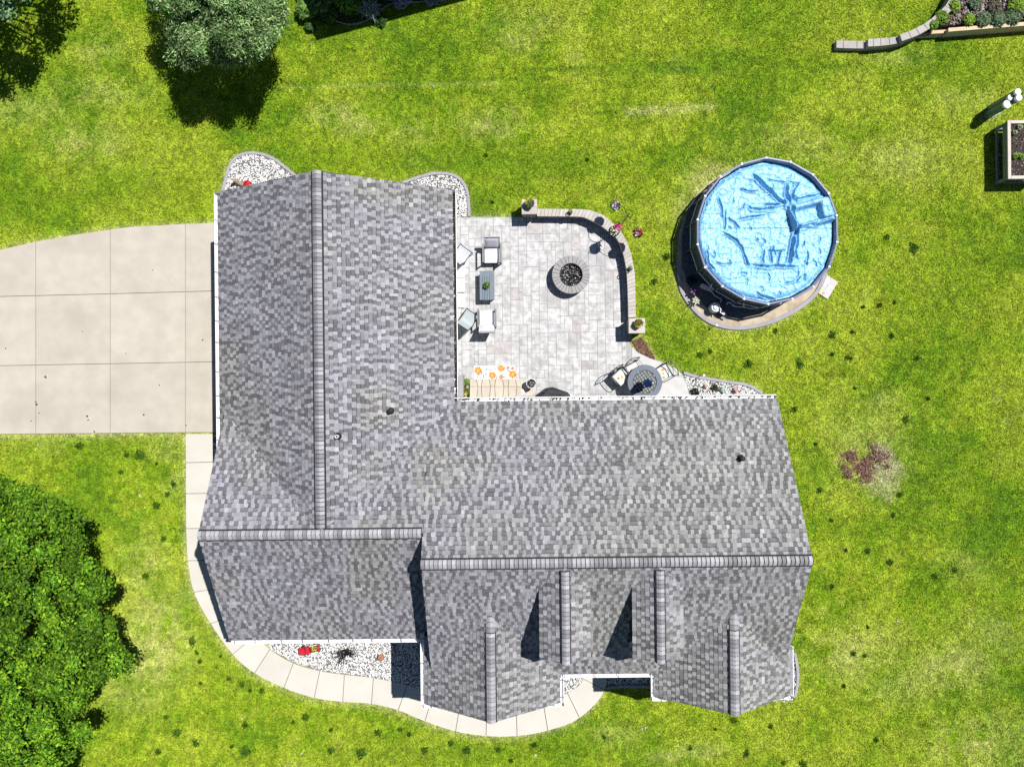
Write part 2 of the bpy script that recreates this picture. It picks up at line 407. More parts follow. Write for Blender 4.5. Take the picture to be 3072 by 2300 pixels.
# gravel beds (outer edging line, closed behind by the house)
nw_edge = [(668.7, 575), (679.6, 535.6), (690.4, 498.7), (712, 472.6), (736, 462.8), (760, 460.6), (790, 465), (823, 479), (850, 498.7), (895, 535)]
ne_edge = [(1205, 551), (1256, 533), (1302, 522), (1348.7, 524), (1381, 540), (1399.7, 570.5), (1405, 603), (1408, 650)]
ea_edge = [(2050, 1118), (2099, 1132), (2187, 1146), (2233.5, 1153), (2257, 1162), (2285, 1180)]
es_edge = [(2330, 1930), (2382, 1955), (2390, 2000), (2391, 2040), (2384, 2085), (2350, 2105)]
beds = {
  'nw': PX(nw_edge + [(900, 640), (690, 660)]), 'ne': PX(ne_edge + [(1360, 652), (1360, 700), (1200, 640)]),
  'ea': PX(ea_edge + [(2300, 1240), (2070, 1240), (2066, 1185), (2058, 1150)]),
  'fr': PX([(811, 1943), (881, 1985), (958, 2009), (1034, 2019), (1121, 2029), (1222, 2050), (1300, 2076), (1330, 2090), (1330, 1860), (780, 1860)]),
  'po': PX([(1650, 1940), (1752, 1960), (1750, 2030), (1737, 2056), (1702, 2074), (1630, 2094), (1600, 2095)]),
  'sh': PX([(1817, 1960), (1817, 2052), (1870, 2050), (1990, 2044), (1990, 1960)]),
  'es': PX(es_edge), 'we': PX([(642, 1302), (760, 1302), (760, 1500), (645, 1500)]),
}
HARD += list(beds.values())
front_edge = [(1817, 2062), (1850, 2057), (1900, 2056), (1960, 2058), (2010, 2060)]
house_foot = [(-8.45, 5.5), (-2.1, 5.5), (-2.1, -0.9), (7.6, -0.9), (7.6, -9.1), (4.5, -9.1), (4.5, -8.3), (1.0, -8.3), (1.0, -9.1), (-2.3, -9.1), (-2.3, -7.3), (-8.45, -7.3)]
HARD.append(house_foot)
pool_c = P(2267, 712); 
pad_poly = PX([(2075, 600), (2130, 545), (2200, 505), (2290, 492), (2390, 520), (2455, 585), (2485, 680), (2488, 770), (2470, 840), (2440, 885), (2390, 930), (2320, 965), (2250, 982), (2190, 984), (2130, 965), (2080, 925), (2040, 860), (2030, 790), (2035, 700)])
HARD.append(pad_poly)
mulch_poly = PX([(1895, 1022), (1925, 1010), (1942, 1035), (1966, 1078), (1945, 1072), (1910, 1053)])
HARD.append(mulch_poly)
HW2 = 0.38
bed_poly = PX([(2858, 2), (2830, 42), (2800, 72), (2782, 96), (2846, 92), (3140, 70), (3140, -80), (2900, -80)])
HARD.append(bed_poly)
rb0, rb1 = P(3020, 361, .74), P(3027, 537, .74)

# grass-free mask on a 4 cm grid, and distance-like blur for worn edges
GX0, GY0, GS = -21.0, -17.0, .04; GNX, GNY = 1050, 850
gx = GX0 + GS * (np.arange(GNX) + .5); gy = GY0 + GS * (np.arange(GNY) + .5)
GXX, GYY = np.meshgrid(gx, gy); MASK = np.zeros(GXX.shape, bool)
for q in HARD:
    a = np.array(q); i0, j0 = np.maximum(((a.min(0) - (GX0, GY0)) / GS).astype(int) - 1, 0); i1, j1 = ((a.max(0) - (GX0, GY0)) / GS).astype(int) + 2
    MASK[j0:j1, i0:i1] |= in_poly(q, GXX[j0:j1, i0:i1], GYY[j0:j1, i0:i1])
def blur(a, k):
    a = a.astype(float)
    for ax in (0, 1):
        c = np.cumsum(np.pad(a, [(k, k + 1) if i == ax else (0, 0) for i in (0, 1)], mode='edge'), axis=ax)
        n = a.shape[ax]
        a = (np.take(c, np.arange(2 * k, 2 * k + n), ax) - np.take(c, np.arange(0, n), ax)) / (2 * k)
    return a
NEAR = blur(blur(MASK, 4), 4)
def look(A, x, y):
    i = np.clip(((x - GX0) / GS).astype(int), 0, GNX - 1); j = np.clip(((y - GY0) / GS).astype(int), 0, GNY - 1); return A[j, i]
# patches of drier or greener turf: photo place, radii in metres, amount
DRY = [(1010, 345, .9, .35, .8), (1080, 375, 1.0, .35, .6), (1240, 395, .8, .4, .6), (1470, 385, 1.1, .4, .75), (1500, 350, .9, .3, .5), (1990, 330, 1.0, .18, .85), (1560, 120, .8, .5, .4), (1600, 70, 1.2, .5, .35),
    (470, 1900, 1.1, 1.5, .85), (440, 1990, 1.2, .9, .8), (400, 2080, 1.2, .7, .5), (520, 1960, .8, .7, .6), (430, 1700, .9, 1.2, .45), (300, 280, 1.6, .5, .45), (250, 420, 1.4, .7, .45), (330, 450, .3, .2, .7), (100, 330, 1.5, .6, .4),
    (2560, 1960, 1.8, .9, .55), (2850, 2000, 1.6, 1.0, .6), (2950, 2230, 1.8, .9, .7), (2700, 2050, 1.4, .8, .45), (2100, 2250, .9, .3, .55), (2000, 2270, .7, .3, .6), (1850, 2200, .9, .4, .4),
    (2520, 1840, .7, .5, .4), (2950, 1900, 1.3, .7, .4), (2900, 1700, .9, .6, .35), (2100, 560, .55, .75, .95), (2140, 510, .9, .3, .8), (2050, 640, .35, .9, .8), (2150, 800, 2.6, 2.6, .12), (2600, 1330, 1.5, 1.6, .35), (2620, 1420, .9, .8, .55), (2640, 1200, .6, .5, .35),
    (2400, 450, 2.2, .9, .35), (2700, 480, 1.6, .9, .4), (2900, 300, 1.2, .5, .35), (2700, 170, 1.0, .3, .45), (2970, 355, .35, .2, .7), (120, 1330, 1.5, .35, .25), (500, 1345, .55, .6, .5), (520, 1450, .4, .6, .5), (300, 150, .8, .6, .4), (520, 120, .5, .7, .35), (2420, 900, .8, .3, .4)]
GRN = [(1300, 480, 3.2, .5, .7), (1150, 60, 2.0, .9, .35), (1650, 500, 2.2, .5, .45), (1450, 600, .9, .6, .55), (900, 500, .9, .5, .55), (2250, 180, 2.5, .4, .55), (2000, 210, 2.8, .16, .8), (2500, 200, 1.4, .2, .6), (2950, 200, 1.2, .6, .4), (150, 600, 2.4, .9, .3), (420, 560, 2.2, .8, .3),
    (2000, 1050, .9, .5, .5), (2050, 1120, 1.2, .4, .45), (2650, 1440, .5, .9, .45), (2690, 1400, .4, 1.0, .5), (560, 1800, .35, .9, .5), (640, 1930, .5, .5, .5), (740, 2050, .6, .4, .4), (1400, 2260, 4.5, .5, .3), (2850, 900, 1.8, 2.2, .25), (3000, 1900, 1.2, 1.8, .4), (3000, 1300, 1.0, 2.4, .25), (2950, 1500, 1.2, 1.2, .3), (230, 1345, 1.9, .5, .5), (2300, 60, 2.2, .7, .35)]
def lawn_rgb(x, y):
    x = np.asarray(x, float); y = np.asarray(y, float)
    m1 = vnoise(x, y, .22, 61); m2 = vnoise(x, y, .09, 62)
    f1 = fbm(x, y, 3.2, 3, 5, .62); f2 = fbm(x, y, .9, 21, 4, .6); f3 = vnoise(x, y, .12, 40)
    dry = np.clip((f1 - .5) * 2.4 + (f2 - .5) * 2.0 + (m1 - .5) * .55 + (m2 - .5) * .5 + .42, 0, 1) * .8; grn = np.clip((.48 - f1) * 2.6 + (.5 - f2) * 1.6 + (.5 - m1) * .5 + (.5 - m2) * .45, 0, 1) * .8
    pale = np.clip((f2 - .63) * 3, 0, 1) * np.clip((f1 - .5) * 4, 0, 1) * .35
    for L, kind in ((DRY, 0), (GRN, 1)):
        for a, b, rx, ry, k in L:
            c = P(a, b); d = ((x - c.x) / rx) ** 2 + ((y - c.y) / ry) ** 2
            g = k * np.exp(-d * 1.1) * np.clip((f2 - .5) * 2.2 + (m1 - .5) * .9 + (m2 - .5) * .6 + .72, 0, 1.15)
            if kind == 0: pale = np.maximum(pale, g * .62); dry = np.maximum(dry, g); grn = grn * (1 - g)
            else: grn = np.maximum(grn, g); dry = dry * (1 - g * .8)
    for x1, y1, x2, y2, wd_, kk in ((850, 262, 1500, 252, .08, -.16), (850, 252, 1650, 236, .06, .5), (1560, 212, 2330, 176, .07, .7), (1100, 290, 1700, 262, .10, .35), (1880, 336, 2140, 320, .12, -.55), (1900, 165, 2300, 150, .1, .3)):
        a_, b_ = P(x1, y1), P(x2, y2); dx, dy = b_.x - a_.x, b_.y - a_.y; tt = np.clip(((x - a_.x) * dx + (y - a_.y) * dy) / (dx * dx + dy * dy), 0, 1)
        g = np.exp(-(np.hypot(x - a_.x - tt * dx, y - a_.y - tt * dy) / wd_) ** 2) * abs(kk) * np.clip(f2 * 2 - .1, 0, 1.2)
        if kk > 0: grn = np.maximum(grn, g); dry = dry * (1 - g)
        else: pale = np.maximum(pale, g)
    nr = look(NEAR, x, y); edge = np.clip(nr * 2.4, 0, 1) * (.35 + .5 * f2)
    base = np.array((.180, .285, .010)); yel = np.array((.305, .37, .028)); tan = np.array((.46, .455, .19)); deep = np.array((.078, .180, .008))
    c = base[None] * (1 - dry[:, None]) + yel[None] * dry[:, None]
    c = c * (1 - grn[:, None]) + deep[None] * grn[:, None]
    pale = np.maximum(pale, edge * .75); c = c * (1 - pale[:, None]) + tan[None] * pale[:, None]
    # bare reddish soil patch east of the house
    s = P(2590, 1385); ff = fbm(x, y, .35, 77, 4, .7)
    d = ((x - s.x) / .85) ** 2 + ((y - s.y - .12 * (x - s.x)) / .75) ** 2; k = np.clip((.75 - d) * 1.3 + (ff - .52) * 4.5, 0, .9)[:, None]
    c = c * (1 - k) + np.array((.27, .165, .125))[None] * k
    s2 = P(2650, 1420); d2 = ((x - s2.x) / .75) ** 2 + ((y - s2.y) / 1.1) ** 2
    k2 = np.clip((1 - d2) * .7 + (ff - .5) * 1.2, 0, .75)[:, None] * (1 - k); c = c * (1 - k2) + np.array((.40, .37, .23))[None] * k2
    return c * (.58 + .5 * f3 + .34 * vnoise(x, y, .05, 41))[:, None]

# lawn: one sheet that reaches the horizon
ax = np.concatenate([[-900, -300, -90, -40], np.arange(-21, 21.01, .15), [40, 90, 300, 900]]); ay = np.concatenate([[-900, -300, -90, -40], np.arange(-17, 17.01, .15), [40, 90, 300, 900]])
XX, YY = np.meshgrid(ax, ay); nx, ny = len(ax), len(ay)
V = np.stack([XX.ravel(), YY.ravel(), np.zeros(nx * ny)], 1)
I = (np.arange(ny - 1)[:, None] * nx + np.arange(nx - 1)[None]).ravel(); Fq = np.stack([I, I + 1, I + 1 + nx, I + nx], 1)
cc = V[Fq].mean(1); lawn = np_obj('lawn', V, Fq, M['lawn'], lawn_rgb(cc[:, 0], cc[:, 1]) * .85); tag(lawn, kind='structure')
# turf: blades over the part of the lawn that can be seen
NB = 1150000
bx = RG.uniform(-19.2, 19.2, NB); by = RG.uniform(-14.8, 14.8, NB)
k = ~look(MASK, bx, by); bx, by = bx[k], by[k]; n = len(bx)
hgt = .015 + .040 * RG.random(n) * (.5 + vnoise(bx, by, .35, 90)); an = RG.random(n) * 6.2832; lean = .035 + .06 * RG.random(n); wd = .008 + .011 * RG.random(n)
ca, sa = np.cos(an), np.sin(an)
V = np.empty((n, 3, 3), np.float32)
V[:, 0] = np.stack([bx - sa * wd, by + ca * wd, np.zeros(n)], 1); V[:, 1] = np.stack([bx + sa * wd, by - ca * wd, np.zeros(n)], 1)
V[:, 2] = np.stack([bx + ca * lean, by + sa * lean, hgt], 1)
tint = lawn_rgb(bx, by) * (.45 + 1.25 * RG.random(n) ** 1.4)[:, None] * np.array((1.0, 1.0, 1.0))
grass = np_obj('grass', V.reshape(-1, 3), np.arange(3 * n).reshape(-1, 3), M['blade'], tint)
tag(grass, 'short mown lawn grass in mottled green and straw yellow', 'grass', kind='stuff')

# driveway with its slabs
drive = MB().prism(drive_poly, -.02, .012).build('driveway', M['joint']); tag(drive, 'pale beige concrete driveway on the left', kind='structure')
g = .6
for r in range(3):
    for c in range(5):
        xa, xb = drv_x[c] + g, drv_x[c + 1] - g
        pts = [(x, drv_row(r, x) + g) for x in ([xa] + [q for q in (0, 233, 390) if xa < q < xb and r == 0] + [xb])] + [(x, drv_row(r + 1, x) - g) for x in (xb, xa)]
        MB().prism(PX(pts), .0, .045, .006).build('slab', M['drive'], drive)
# front walk with its slabs
walk = MB().prism(walk_poly, -.02, .012).build('front_walk', M['joint']); tag(walk, 'pale concrete walk curving round the front of the house', kind='structure')
for i in range(len(walk_pairs) - 1):
    o = outer[i * 5:i * 5 + 6]; n_ = inner[i * 5:i * 5 + 6]
    a = [Vector(q) for q in o] + [Vector(q) for q in n_[::-1]]; cen = sum(a, Vector()) / len(a)
    t = (outer[i * 5 + 5] - outer[i * 5]).normalized() * .012
    o2 = [tuple((q + (t if j == 0 else (-t if j == 5 else Vector()))).xy) for j, q in enumerate(o)]; n2 = [tuple((q + (t if j == 0 else (-t if j == 5 else Vector()))).xy) for j, q in enumerate(n_)]
    MB().prism(o2 + n2[::-1], .0, .05).build('slab', M['walk'], walk)
# patio: stamped concrete in an ashlar pattern
patio = MB().prism(patio_poly, -.02, .03).build('patio', M['patio']); tag(patio, 'grey stamped concrete patio behind the house', kind='structure')
pa = np.array(patio_poly); U = .14; x0, y0 = -2.4, pa[:, 1].min(); nx_, ny_ = int((pa[:, 0].max() - x0) / U) + 1, int((pa[:, 1].max() - y0) / U) + 2
occ = np.zeros((nx_, ny_), bool); r2 = random.Random(5); pink = [P(*q) for q in ((1560, 885), (1495, 1035), (1470, 1050), (1720, 955), (1730, 990), (1735, 1015), (1605, 690), (1590, 685), (1450, 805), (1735, 740), (1840, 825), (1770, 1090))]
shapes = [(3, 3), (4, 3), (3, 4), (2, 3), (3, 2), (2, 2), (4, 2), (2, 4), (1, 2), (2, 1), (1, 1)]
inset_poly = patio_poly
for j in range(ny_):
    for i in range(nx_):
        if occ[i, j]: continue
        cand = shapes[:8]; r2.shuffle(cand)
        for sw, sh in cand + shapes[8:]:
            if i + sw <= nx_ and j + sh <= ny_ and not occ[i:i + sw, j:j + sh].any(): break
        occ[i:i + sw, j:j + sh] = True
        a, b, c, d = x0 + i * U, x0 + (i + sw) * U, y0 + j * U, y0 + (j + sh) * U
        if (a + b) / 2 < -2.2 and False: continue
        gp = .0055
        q = clip_poly_rect(patio_poly, a + gp, b - gp, c + gp, d - gp)
        if len(q) < 3: continue
        # a plain band follows the south-east curve
        cx, cy = (a + b) / 2, (c + d) / 2
        if cx > P(1893, 1030).x: continue
        ar = abs(sum(q[t][0] * q[(t + 1) % len(q)][1] - q[(t + 1) % len(q)][0] * q[t][1] for t in range(len(q)))) / 2
        if ar < .004: continue
        if not in_poly(house_foot, [cx], [cy])[0]:
            mat = M['stone_pink'] if min((Vector((cx, cy, 0)) - v).length for v in pink) < .20 else M['stone']
            MB().prism(q, .02, .038 + r2.random() * .006, .008).build('stone', mat, patio)
# plain slabs of the curved south-east corner
for q in ([(1895, 1042), (1915, 1060), (1950, 1076), (1990, 1089), (1990, 1128), (1895, 1128)], [(1992, 1090), (2030, 1109), (2044, 1124), (2044, 1128), (1992, 1128)], [(1895, 1130), (2047, 1130), (2060, 1153), (2066, 1186), (2070, 1230), (1895, 1230)]):
    MB().prism(PX(q), .02, .042, .004).build('slab', M['plain'], patio)

# gravel beds and their edging
def gravel(name, poly, dens, seed, size=.026, cols=((.92, .91, .89), (.85, .84, .82), (.97, .97, .96), (.74, .72, .69), (.80, .80, .82), (.30, .295, .29)), base=M['gbase']):
    b = MB().prism(poly, -.02, .012).build('gravel_bed', base); tag(b, kind='structure')
    x, y = scatter_in(poly, dens, seed); z = .018 + RG.random(len(x)) * .02
    s = np_obj('gravel', *stones(x, y, z, size, cols, seed)[:2], M['gravel'], stones(x, y, z, size, cols, seed)[2])
    tag(s, name, 'gravel', kind='stuff'); return b
x, y = np.array([P(a, b).xy for a, b in ((96, 1262), (110, 1205), (113, 1212), (120, 1238), (265, 1248), (267, 1259), (433, 1243), (480, 1155), (560, 1275), (285, 1294), (460, 810), (20, 1045), (250, 995), (610, 1020), (380, 1060), (140, 1130))]).T
v_, f_, t_ = stones(x, y, .05 + 0 * x, .03, ((.10, .08, .06), (.16, .12, .09), (.05, .045, .04)), 33, .3, 1.8)
tag(np_obj('leaf_litter', v_, f_, M['mulch'], t_), 'dark crumbs of leaf litter on the driveway', 'litter', kind='stuff')
gravel('white gravel bed behind the garage beside the ridge end', beds['nw'], 1000, 1)
gravel('white gravel strip between garage corner and patio', beds['ne'], 1000, 2)
gravel('white gravel bed east of the patio table', beds['ea'], 1000, 3)
gravel('white gravel bed between front walk and garage wing', beds['fr'], 1000, 4)
gravel('small white gravel wedge beside the porch walk', beds['po'], 1000, 5)
gravel('shaded gravel bed between porch walk and right front bay', beds['sh'], 750, 6)
gravel('narrow gravel strip at the right front corner of the house', beds['es'], 600, 7)
gravel('dark gravel strip between garage wall and walk', beds['we'], 600, 8)
def strip(path, wdt, z0, z1, name, mat, label):
    path = [Vector((q[0], q[1], 0)) for q in path]; mb = MB(); n = len(path); L, R = [], []
    for i, q in enumerate(path):
        t = (path[min(i + 1, n - 1)] - path[max(i - 1, 0)]).normalized(); nn = Vector((-t.y, t.x, 0)) * wdt / 2
        L.append(q + nn); R.append(q - nn)
    prof = [(0, z0, 1.0), (0, z1 - .015, 1.0), (0, z1, .8)]
    vs = []
    for i in range(n):
        for f, z in ((1, z0), (1, z1 - .015), (.75, z1)):
            m_ = (L[i] + R[i]) / 2; vs.append((*(m_ + (L[i] - m_) * f).xy, z))
        for f, z in ((.75, z1), (1, z1 - .015), (1, z0)):
            m_ = (L[i] + R[i]) / 2; vs.append((*(m_ + (R[i] - m_) * f).xy, z))
    fs = []
    for i in range(n - 1):
        for k_ in range(5): fs.append((i * 6 + k_, i * 6 + k_ + 1, i * 6 + 6 + k_ + 1, i * 6 + 6 + k_))
    fs += [tuple(range(6)), tuple(range(6 * n - 1, 6 * n - 7, -1))]
    o = mb.add(vs, fs).build(name, mat); return tag(o, label, 'edging')
for pts, lab in ((nw_edge, 'grey concrete edging round the gravel bed behind the garage'), (ne_edge, 'grey concrete edging curving from garage corner to patio'), (ea_edge, 'pale concrete edging of the gravel bed beside the patio table'),
                 (front_edge, 'dark shaded edging before the gravel between the front bays'), (es_edge[1:-1], 'short edging at the right front corner of the house')):
    strip(smooth_path([P(*q) for q in pts], 5), .10, -.03, .075, 'bed_edging', M['edging'], lab)
# brown mulch wedge by the patio
o = MB().prism(mulch_poly, -.02, .02).build('mulch_patch', M['brown']); tag(o, 'small wedge of brown mulch between patio curve and lawn', 'mulch', kind='stuff')
x, y = scatter_in(mulch_poly, 900, 31)
v_, f_, t_ = stones(x, y, .025 + 0 * x, .022, ((.20, .11, .07), (.28, .18, .12), (.13, .08, .055)), 32, .4, 2.4)
tag(np_obj('mulch_chips', v_, f_, M['mulch'], t_), 'brown mulch chips beside the patio curve', 'mulch', kind='stuff')
# ------------------------------------------------------------------ the house
house = empty('house', (-1.0, -3.0, 0), label='large house with grey shingle roof, cross gables, two dormers and white gutters', cat='house')
m0 = .59
ZE = 2.95
G_W, G_E, G_N = -8.79, -1.74, 5.85; G_R = (G_W + G_E) / 2; ZR = ZE + m0 * (G_E - G_W) / 2
N_E = -.53; X_R = N_E - (G_E - G_W) / 2; L_W = -8.60; L_S = -7.64
M_R = -4.80; ZM = ZE + m0 * (N_E - M_R); M_W, M_E, M_S = -2.48, 7.97, -8.65; ZS = ZM - m0 * (M_R - M_S)
BZ = 4.45
SLOPES = []   # (name, eave start, along, up, length, run, z0, slope, keep)
def slope(p0, along, up, L, run, z0, m, keep=None): SLOPES.append((Vector(p0), Vector(along), Vector(up), L, run, z0, m, keep))
slope((G_W, G_N), (0, -1), (1, 0), G_N - X_R, G_R - G_W, ZE, m0, lambda x, y: not (x < L_W + .03 and y < -1.85))
slope((G_E, X_R), (0, 1), (-1, 0), G_N - X_R, G_E - G_R, ZE, m0)
slope((M_W, N_E), (-1, 0), (0, -1), M_W - L_W, N_E - X_R, ZE, m0)
slope((M_E, N_E), (-1, 0), (0, -1), M_E - M_W, N_E - M_R, ZE, m0)
slope((L_W, L_S), (1, 0), (0, 1), -2.30 - L_W, X_R - L_S, ZR - m0 * (X_R - L_S), m0)
slope((M_W, M_S), (1, 0), (0, 1), M_E - M_W, M_R - M_S, ZS, m0)
BAYS = [(-2.69, 1.34, -9.50, -7.40, -9), (4.16, 8.17, -9.36, 9, -7.9)]
for xa, xb, yf, nw, ne in BAYS:
    xr = (xa + xb) / 2; mb_ = (BZ - ZS) / (xr - xa); yb = M_R - (ZM - BZ) / m0 + .1
    slope((xa, yb), (0, -1), (1, 0), yb - yf, xr - xa, ZS, mb_, (lambda x, y: not (x < M_W + .03 and y > -7.4)) if nw < 0 else None)
    slope((xb, yf), (0, 1), (-1, 0), yb - yf, xb - xr, ZS, mb_, (lambda x, y: not (x > M_E - .03 and y > -7.9)) if ne > -9 else None)
DORM = [(1.37, .69), (3.905, .69)]; DZ = 5.44; DF = -7.5; mD = .61
for xc, hw in DORM:
    slope((xc - hw, -4.9), (0, -1), (1, 0), -4.9 - DF, hw, DZ - mD * hw, mD); slope((xc + hw, DF), (0, 1), (-1, 0), -4.9 - DF, hw, DZ - mD * hw, mD)
def height_at(x, y, skip):
    z = -9
    for i, (p, a, u, L, run, z0, m, keep) in enumerate(SLOPES):
        if i == skip: continue
        d = Vector((x, y)) - p; s, t = d.dot(a), d.dot(u)
        if -.001 < s < L + .001 and -.001 < t < run + .001 and (keep is None or keep(x, y)): z = max(z, z0 + m * t)
    return z
deck = MB(); field = []
EXPO = .127
nz = lambda x, y: float(vnoise(x, y, 1.6, 5))
for si, (p, a, u, L, run, z0, m, keep) in enumerate(SLOPES):
    cs = 1 / math.sqrt(1 + m * m); nrm = Vector((-u.x * m * cs, -u.y * m * cs, cs))
    pt = lambda s, t, h=0.0: Vector((p.x + a.x * s + u.x * t, p.y + a.y * s + u.y * t, z0 + m * t)) + nrm * h
    # deck under the shingles, in two strips where the eave is cut back
    cuts = [(0.0, 0.0, L, run)]
    if keep is not None:
        ok = [s for s in np.arange(0.02, L, .02) if keep(*(p + a * float(s) + u * .02))]
        if ok: cuts = [(ok[0] - .02, 0.0, ok[-1] + .02, .36), (0.0, .36, L, run)]
    for s0, t0, s1, t1 in cuts:
        vs = [pt(s0, t0, -.005), pt(s1, t0, -.005), pt(s1, t1, -.005), pt(s0, t1, -.005), pt(s0, t0, -.10), pt(s1, t0, -.10), pt(s1, t1, -.10), pt(s0, t1, -.10)]
        deck.add(vs, [(0, 1, 2, 3), (7, 6, 5, 4), (0, 4, 5, 1), (1, 5, 6, 2), (2, 6, 7, 3), (3, 7, 4, 0)])
    e = EXPO * cs; nrow = int(run / e) + 1
    XC = np.linspace(0, L, 60)
    for k_ in range(nrow):
        t0 = k_ * e; t1 = min(t0 + e * 1.02, run)
        if t1 - t0 < .02: continue
        s = -rnd.random() * .2; hi = rnd.random() < .5
        while s < L:
            wd = (.075 + .07 * rnd.random()) * (1.5 if rnd.random() < .10 else 1); s0, s1 = max(s, 0), min(s + wd, L); s += wd; hi = not hi if rnd.random() < .86 else hi
            if s1 - s0 < .025: continue
            ctr = pt((s0 + s1) / 2, (t0 + t1) / 2)
            if keep is not None and not keep(*pt((s0 + s1) / 2, t0).xy): continue
            dz = [height_at(*pt(q, r_).xy, si) - pt(q, r_).z for q, r_ in ((s0, t0), (s1, t0), (s1, t1), (s0, t1))]
            if min(dz) > .03: continue
            v = nz(ctr.x, ctr.y); v2 = float(vnoise(ctr.x, ctr.y, .5, 8))
            if hi: tone = rnd.choice((.285, .31, .35, .265))
            else: tone = rnd.choice((.135, .15, .175, .22))
            if rnd.random() < .10: tone *= 1.2
            tone *= .92 + .16 * v2
            kp = min(1.2, max(0, .85 - ctr.x * .08 + (v - .5) * 1.6)); ko = min(1, max(0, (v - .66) * 4)) * (.5 + rnd.random())
            hue = (1 - .03 * kp + .02 * ko, 1 - .035 * kp + .015 * ko, 1 + .055 * kp - .09 * ko)
            hl = (.017 if hi else .010) + rnd.uniform(-.002, .002)
            lo = .004
            band = (.30 if rnd.random() < .85 else .7) if not hi else (1.0 if rnd.random() < .8 else .5)  # tint factor: upper butt's shadow line painted into the tab's top strip
            tb = t0 + (t1 - t0) * .83
            ha = lo + (hl - lo) * .14
            gp = .0005 if hi else .001
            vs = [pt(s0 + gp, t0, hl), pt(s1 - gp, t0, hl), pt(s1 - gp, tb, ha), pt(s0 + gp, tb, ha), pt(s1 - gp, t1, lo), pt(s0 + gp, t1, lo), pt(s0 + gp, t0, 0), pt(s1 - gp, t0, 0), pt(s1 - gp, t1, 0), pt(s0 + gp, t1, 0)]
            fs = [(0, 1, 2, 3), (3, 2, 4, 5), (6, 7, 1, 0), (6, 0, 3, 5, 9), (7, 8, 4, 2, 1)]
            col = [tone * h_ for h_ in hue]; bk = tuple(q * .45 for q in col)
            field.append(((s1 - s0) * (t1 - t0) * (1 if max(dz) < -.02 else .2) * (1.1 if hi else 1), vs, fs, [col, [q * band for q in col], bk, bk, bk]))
roof = deck.build('roof', M['asphalt'], house, world=True)
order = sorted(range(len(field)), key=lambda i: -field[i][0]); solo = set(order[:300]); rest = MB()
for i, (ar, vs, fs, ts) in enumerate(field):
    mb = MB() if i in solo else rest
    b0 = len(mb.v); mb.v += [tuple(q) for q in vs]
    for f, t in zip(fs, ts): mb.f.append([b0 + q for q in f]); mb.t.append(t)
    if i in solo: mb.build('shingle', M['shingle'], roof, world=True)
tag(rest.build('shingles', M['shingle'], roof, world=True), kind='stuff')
print('shingles', len(field))
# ridge caps: each bent cap is a piece; a dark vent strip runs under them
def ridge(p0, p1, m, hw=.125, vent=True, flip=False):
    p0, p1 = Vector(p0), Vector(p1); d = (p1 - p0); L = d.length; d.normalize(); sd = Vector((-d.y, d.x, 0))
    if vent:
        mb = MB(); w_ = hw + .032
        sec = [(-w_, -m * w_ + .0), (-w_, -m * w_ + .052), (0, .052), (w_, -m * w_ + .052), (w_, -m * w_ + .0)]
        vs = [p0 + sd * q + Vector((0, 0, z)) for q, z in sec] + [p1 + sd * q + Vector((0, 0, z)) for q, z in sec]
        mb.add(vs, [(i, i + 1, i + 6, i + 5) for i in range(4)] + [(4, 3, 2, 1, 0), (5, 6, 7, 8, 9)]).build('ridge_vent', M['asphalt'], roof, world=True)
    step = .118; n = int(L / step); step = L / n; r_ = root_loc(house)
    up0 = .05 if vent else .03
    def mesh():
        mb = MB(); e_ = step * .86
        sec = [(-hw, -m * hw), (-hw * .45, -m * hw * .36), (0, -.004), (hw * .45, -m * hw * .36), (hw, -m * hw)]
        vs = []
        for s_, lift in ((0, .022), (e_, .003)):
            vs += [d * s_ + sd * q + Vector((0, 0, z + up0 + lift)) for q, z in sec]
            vs += [d * s_ + sd * q + Vector((0, 0, z + up0 + lift - .02)) for q, z in sec]
        fs = [(i, i + 1, i + 11, i + 10) for i in range(4)] + [(i, i + 5, i + 6, i + 1) for i in range(4)] + [(i + 10, i + 11, i + 16, i + 15) for i in range(4)] + [(0, 10, 15, 5), (4, 9, 19, 14)]
        me = bpy.data.meshes.new('ridge_cap'); me.from_pydata([tuple(q) for q in vs], [], fs); me.materials.append(M['cap']); return me
    me = mesh()
    for i in range(n):
        o = bpy.data.objects.new('ridge_cap', me); COL.objects.link(o); o.parent = roof; o.location = p0 + d * (i * step) - r_
ridge((G_R, G_N, ZR), (G_R, X_R + .16, ZR), m0)
ridge((L_W, X_R, ZR), (M_W - .02, X_R, ZR), m0)
ridge((M_W, M_R, ZM), (M_E, M_R, ZM), m0)
for xa, xb, yf, *_ in BAYS:
    xr = (xa + xb) / 2; mb_ = (BZ - ZS) / (xr - xa); ym = M_R - (ZM - BZ) / m0
    ridge((xr, yf, BZ), (xr, ym - .45, BZ), mb_); ridge((xr, ym - .44, BZ), (xr, ym + .02, BZ), mb_, vent=False)
for xc, hw in DORM: ridge((xc, DF, DZ), (xc, M_R - .22, DZ), mD, hw=.105)
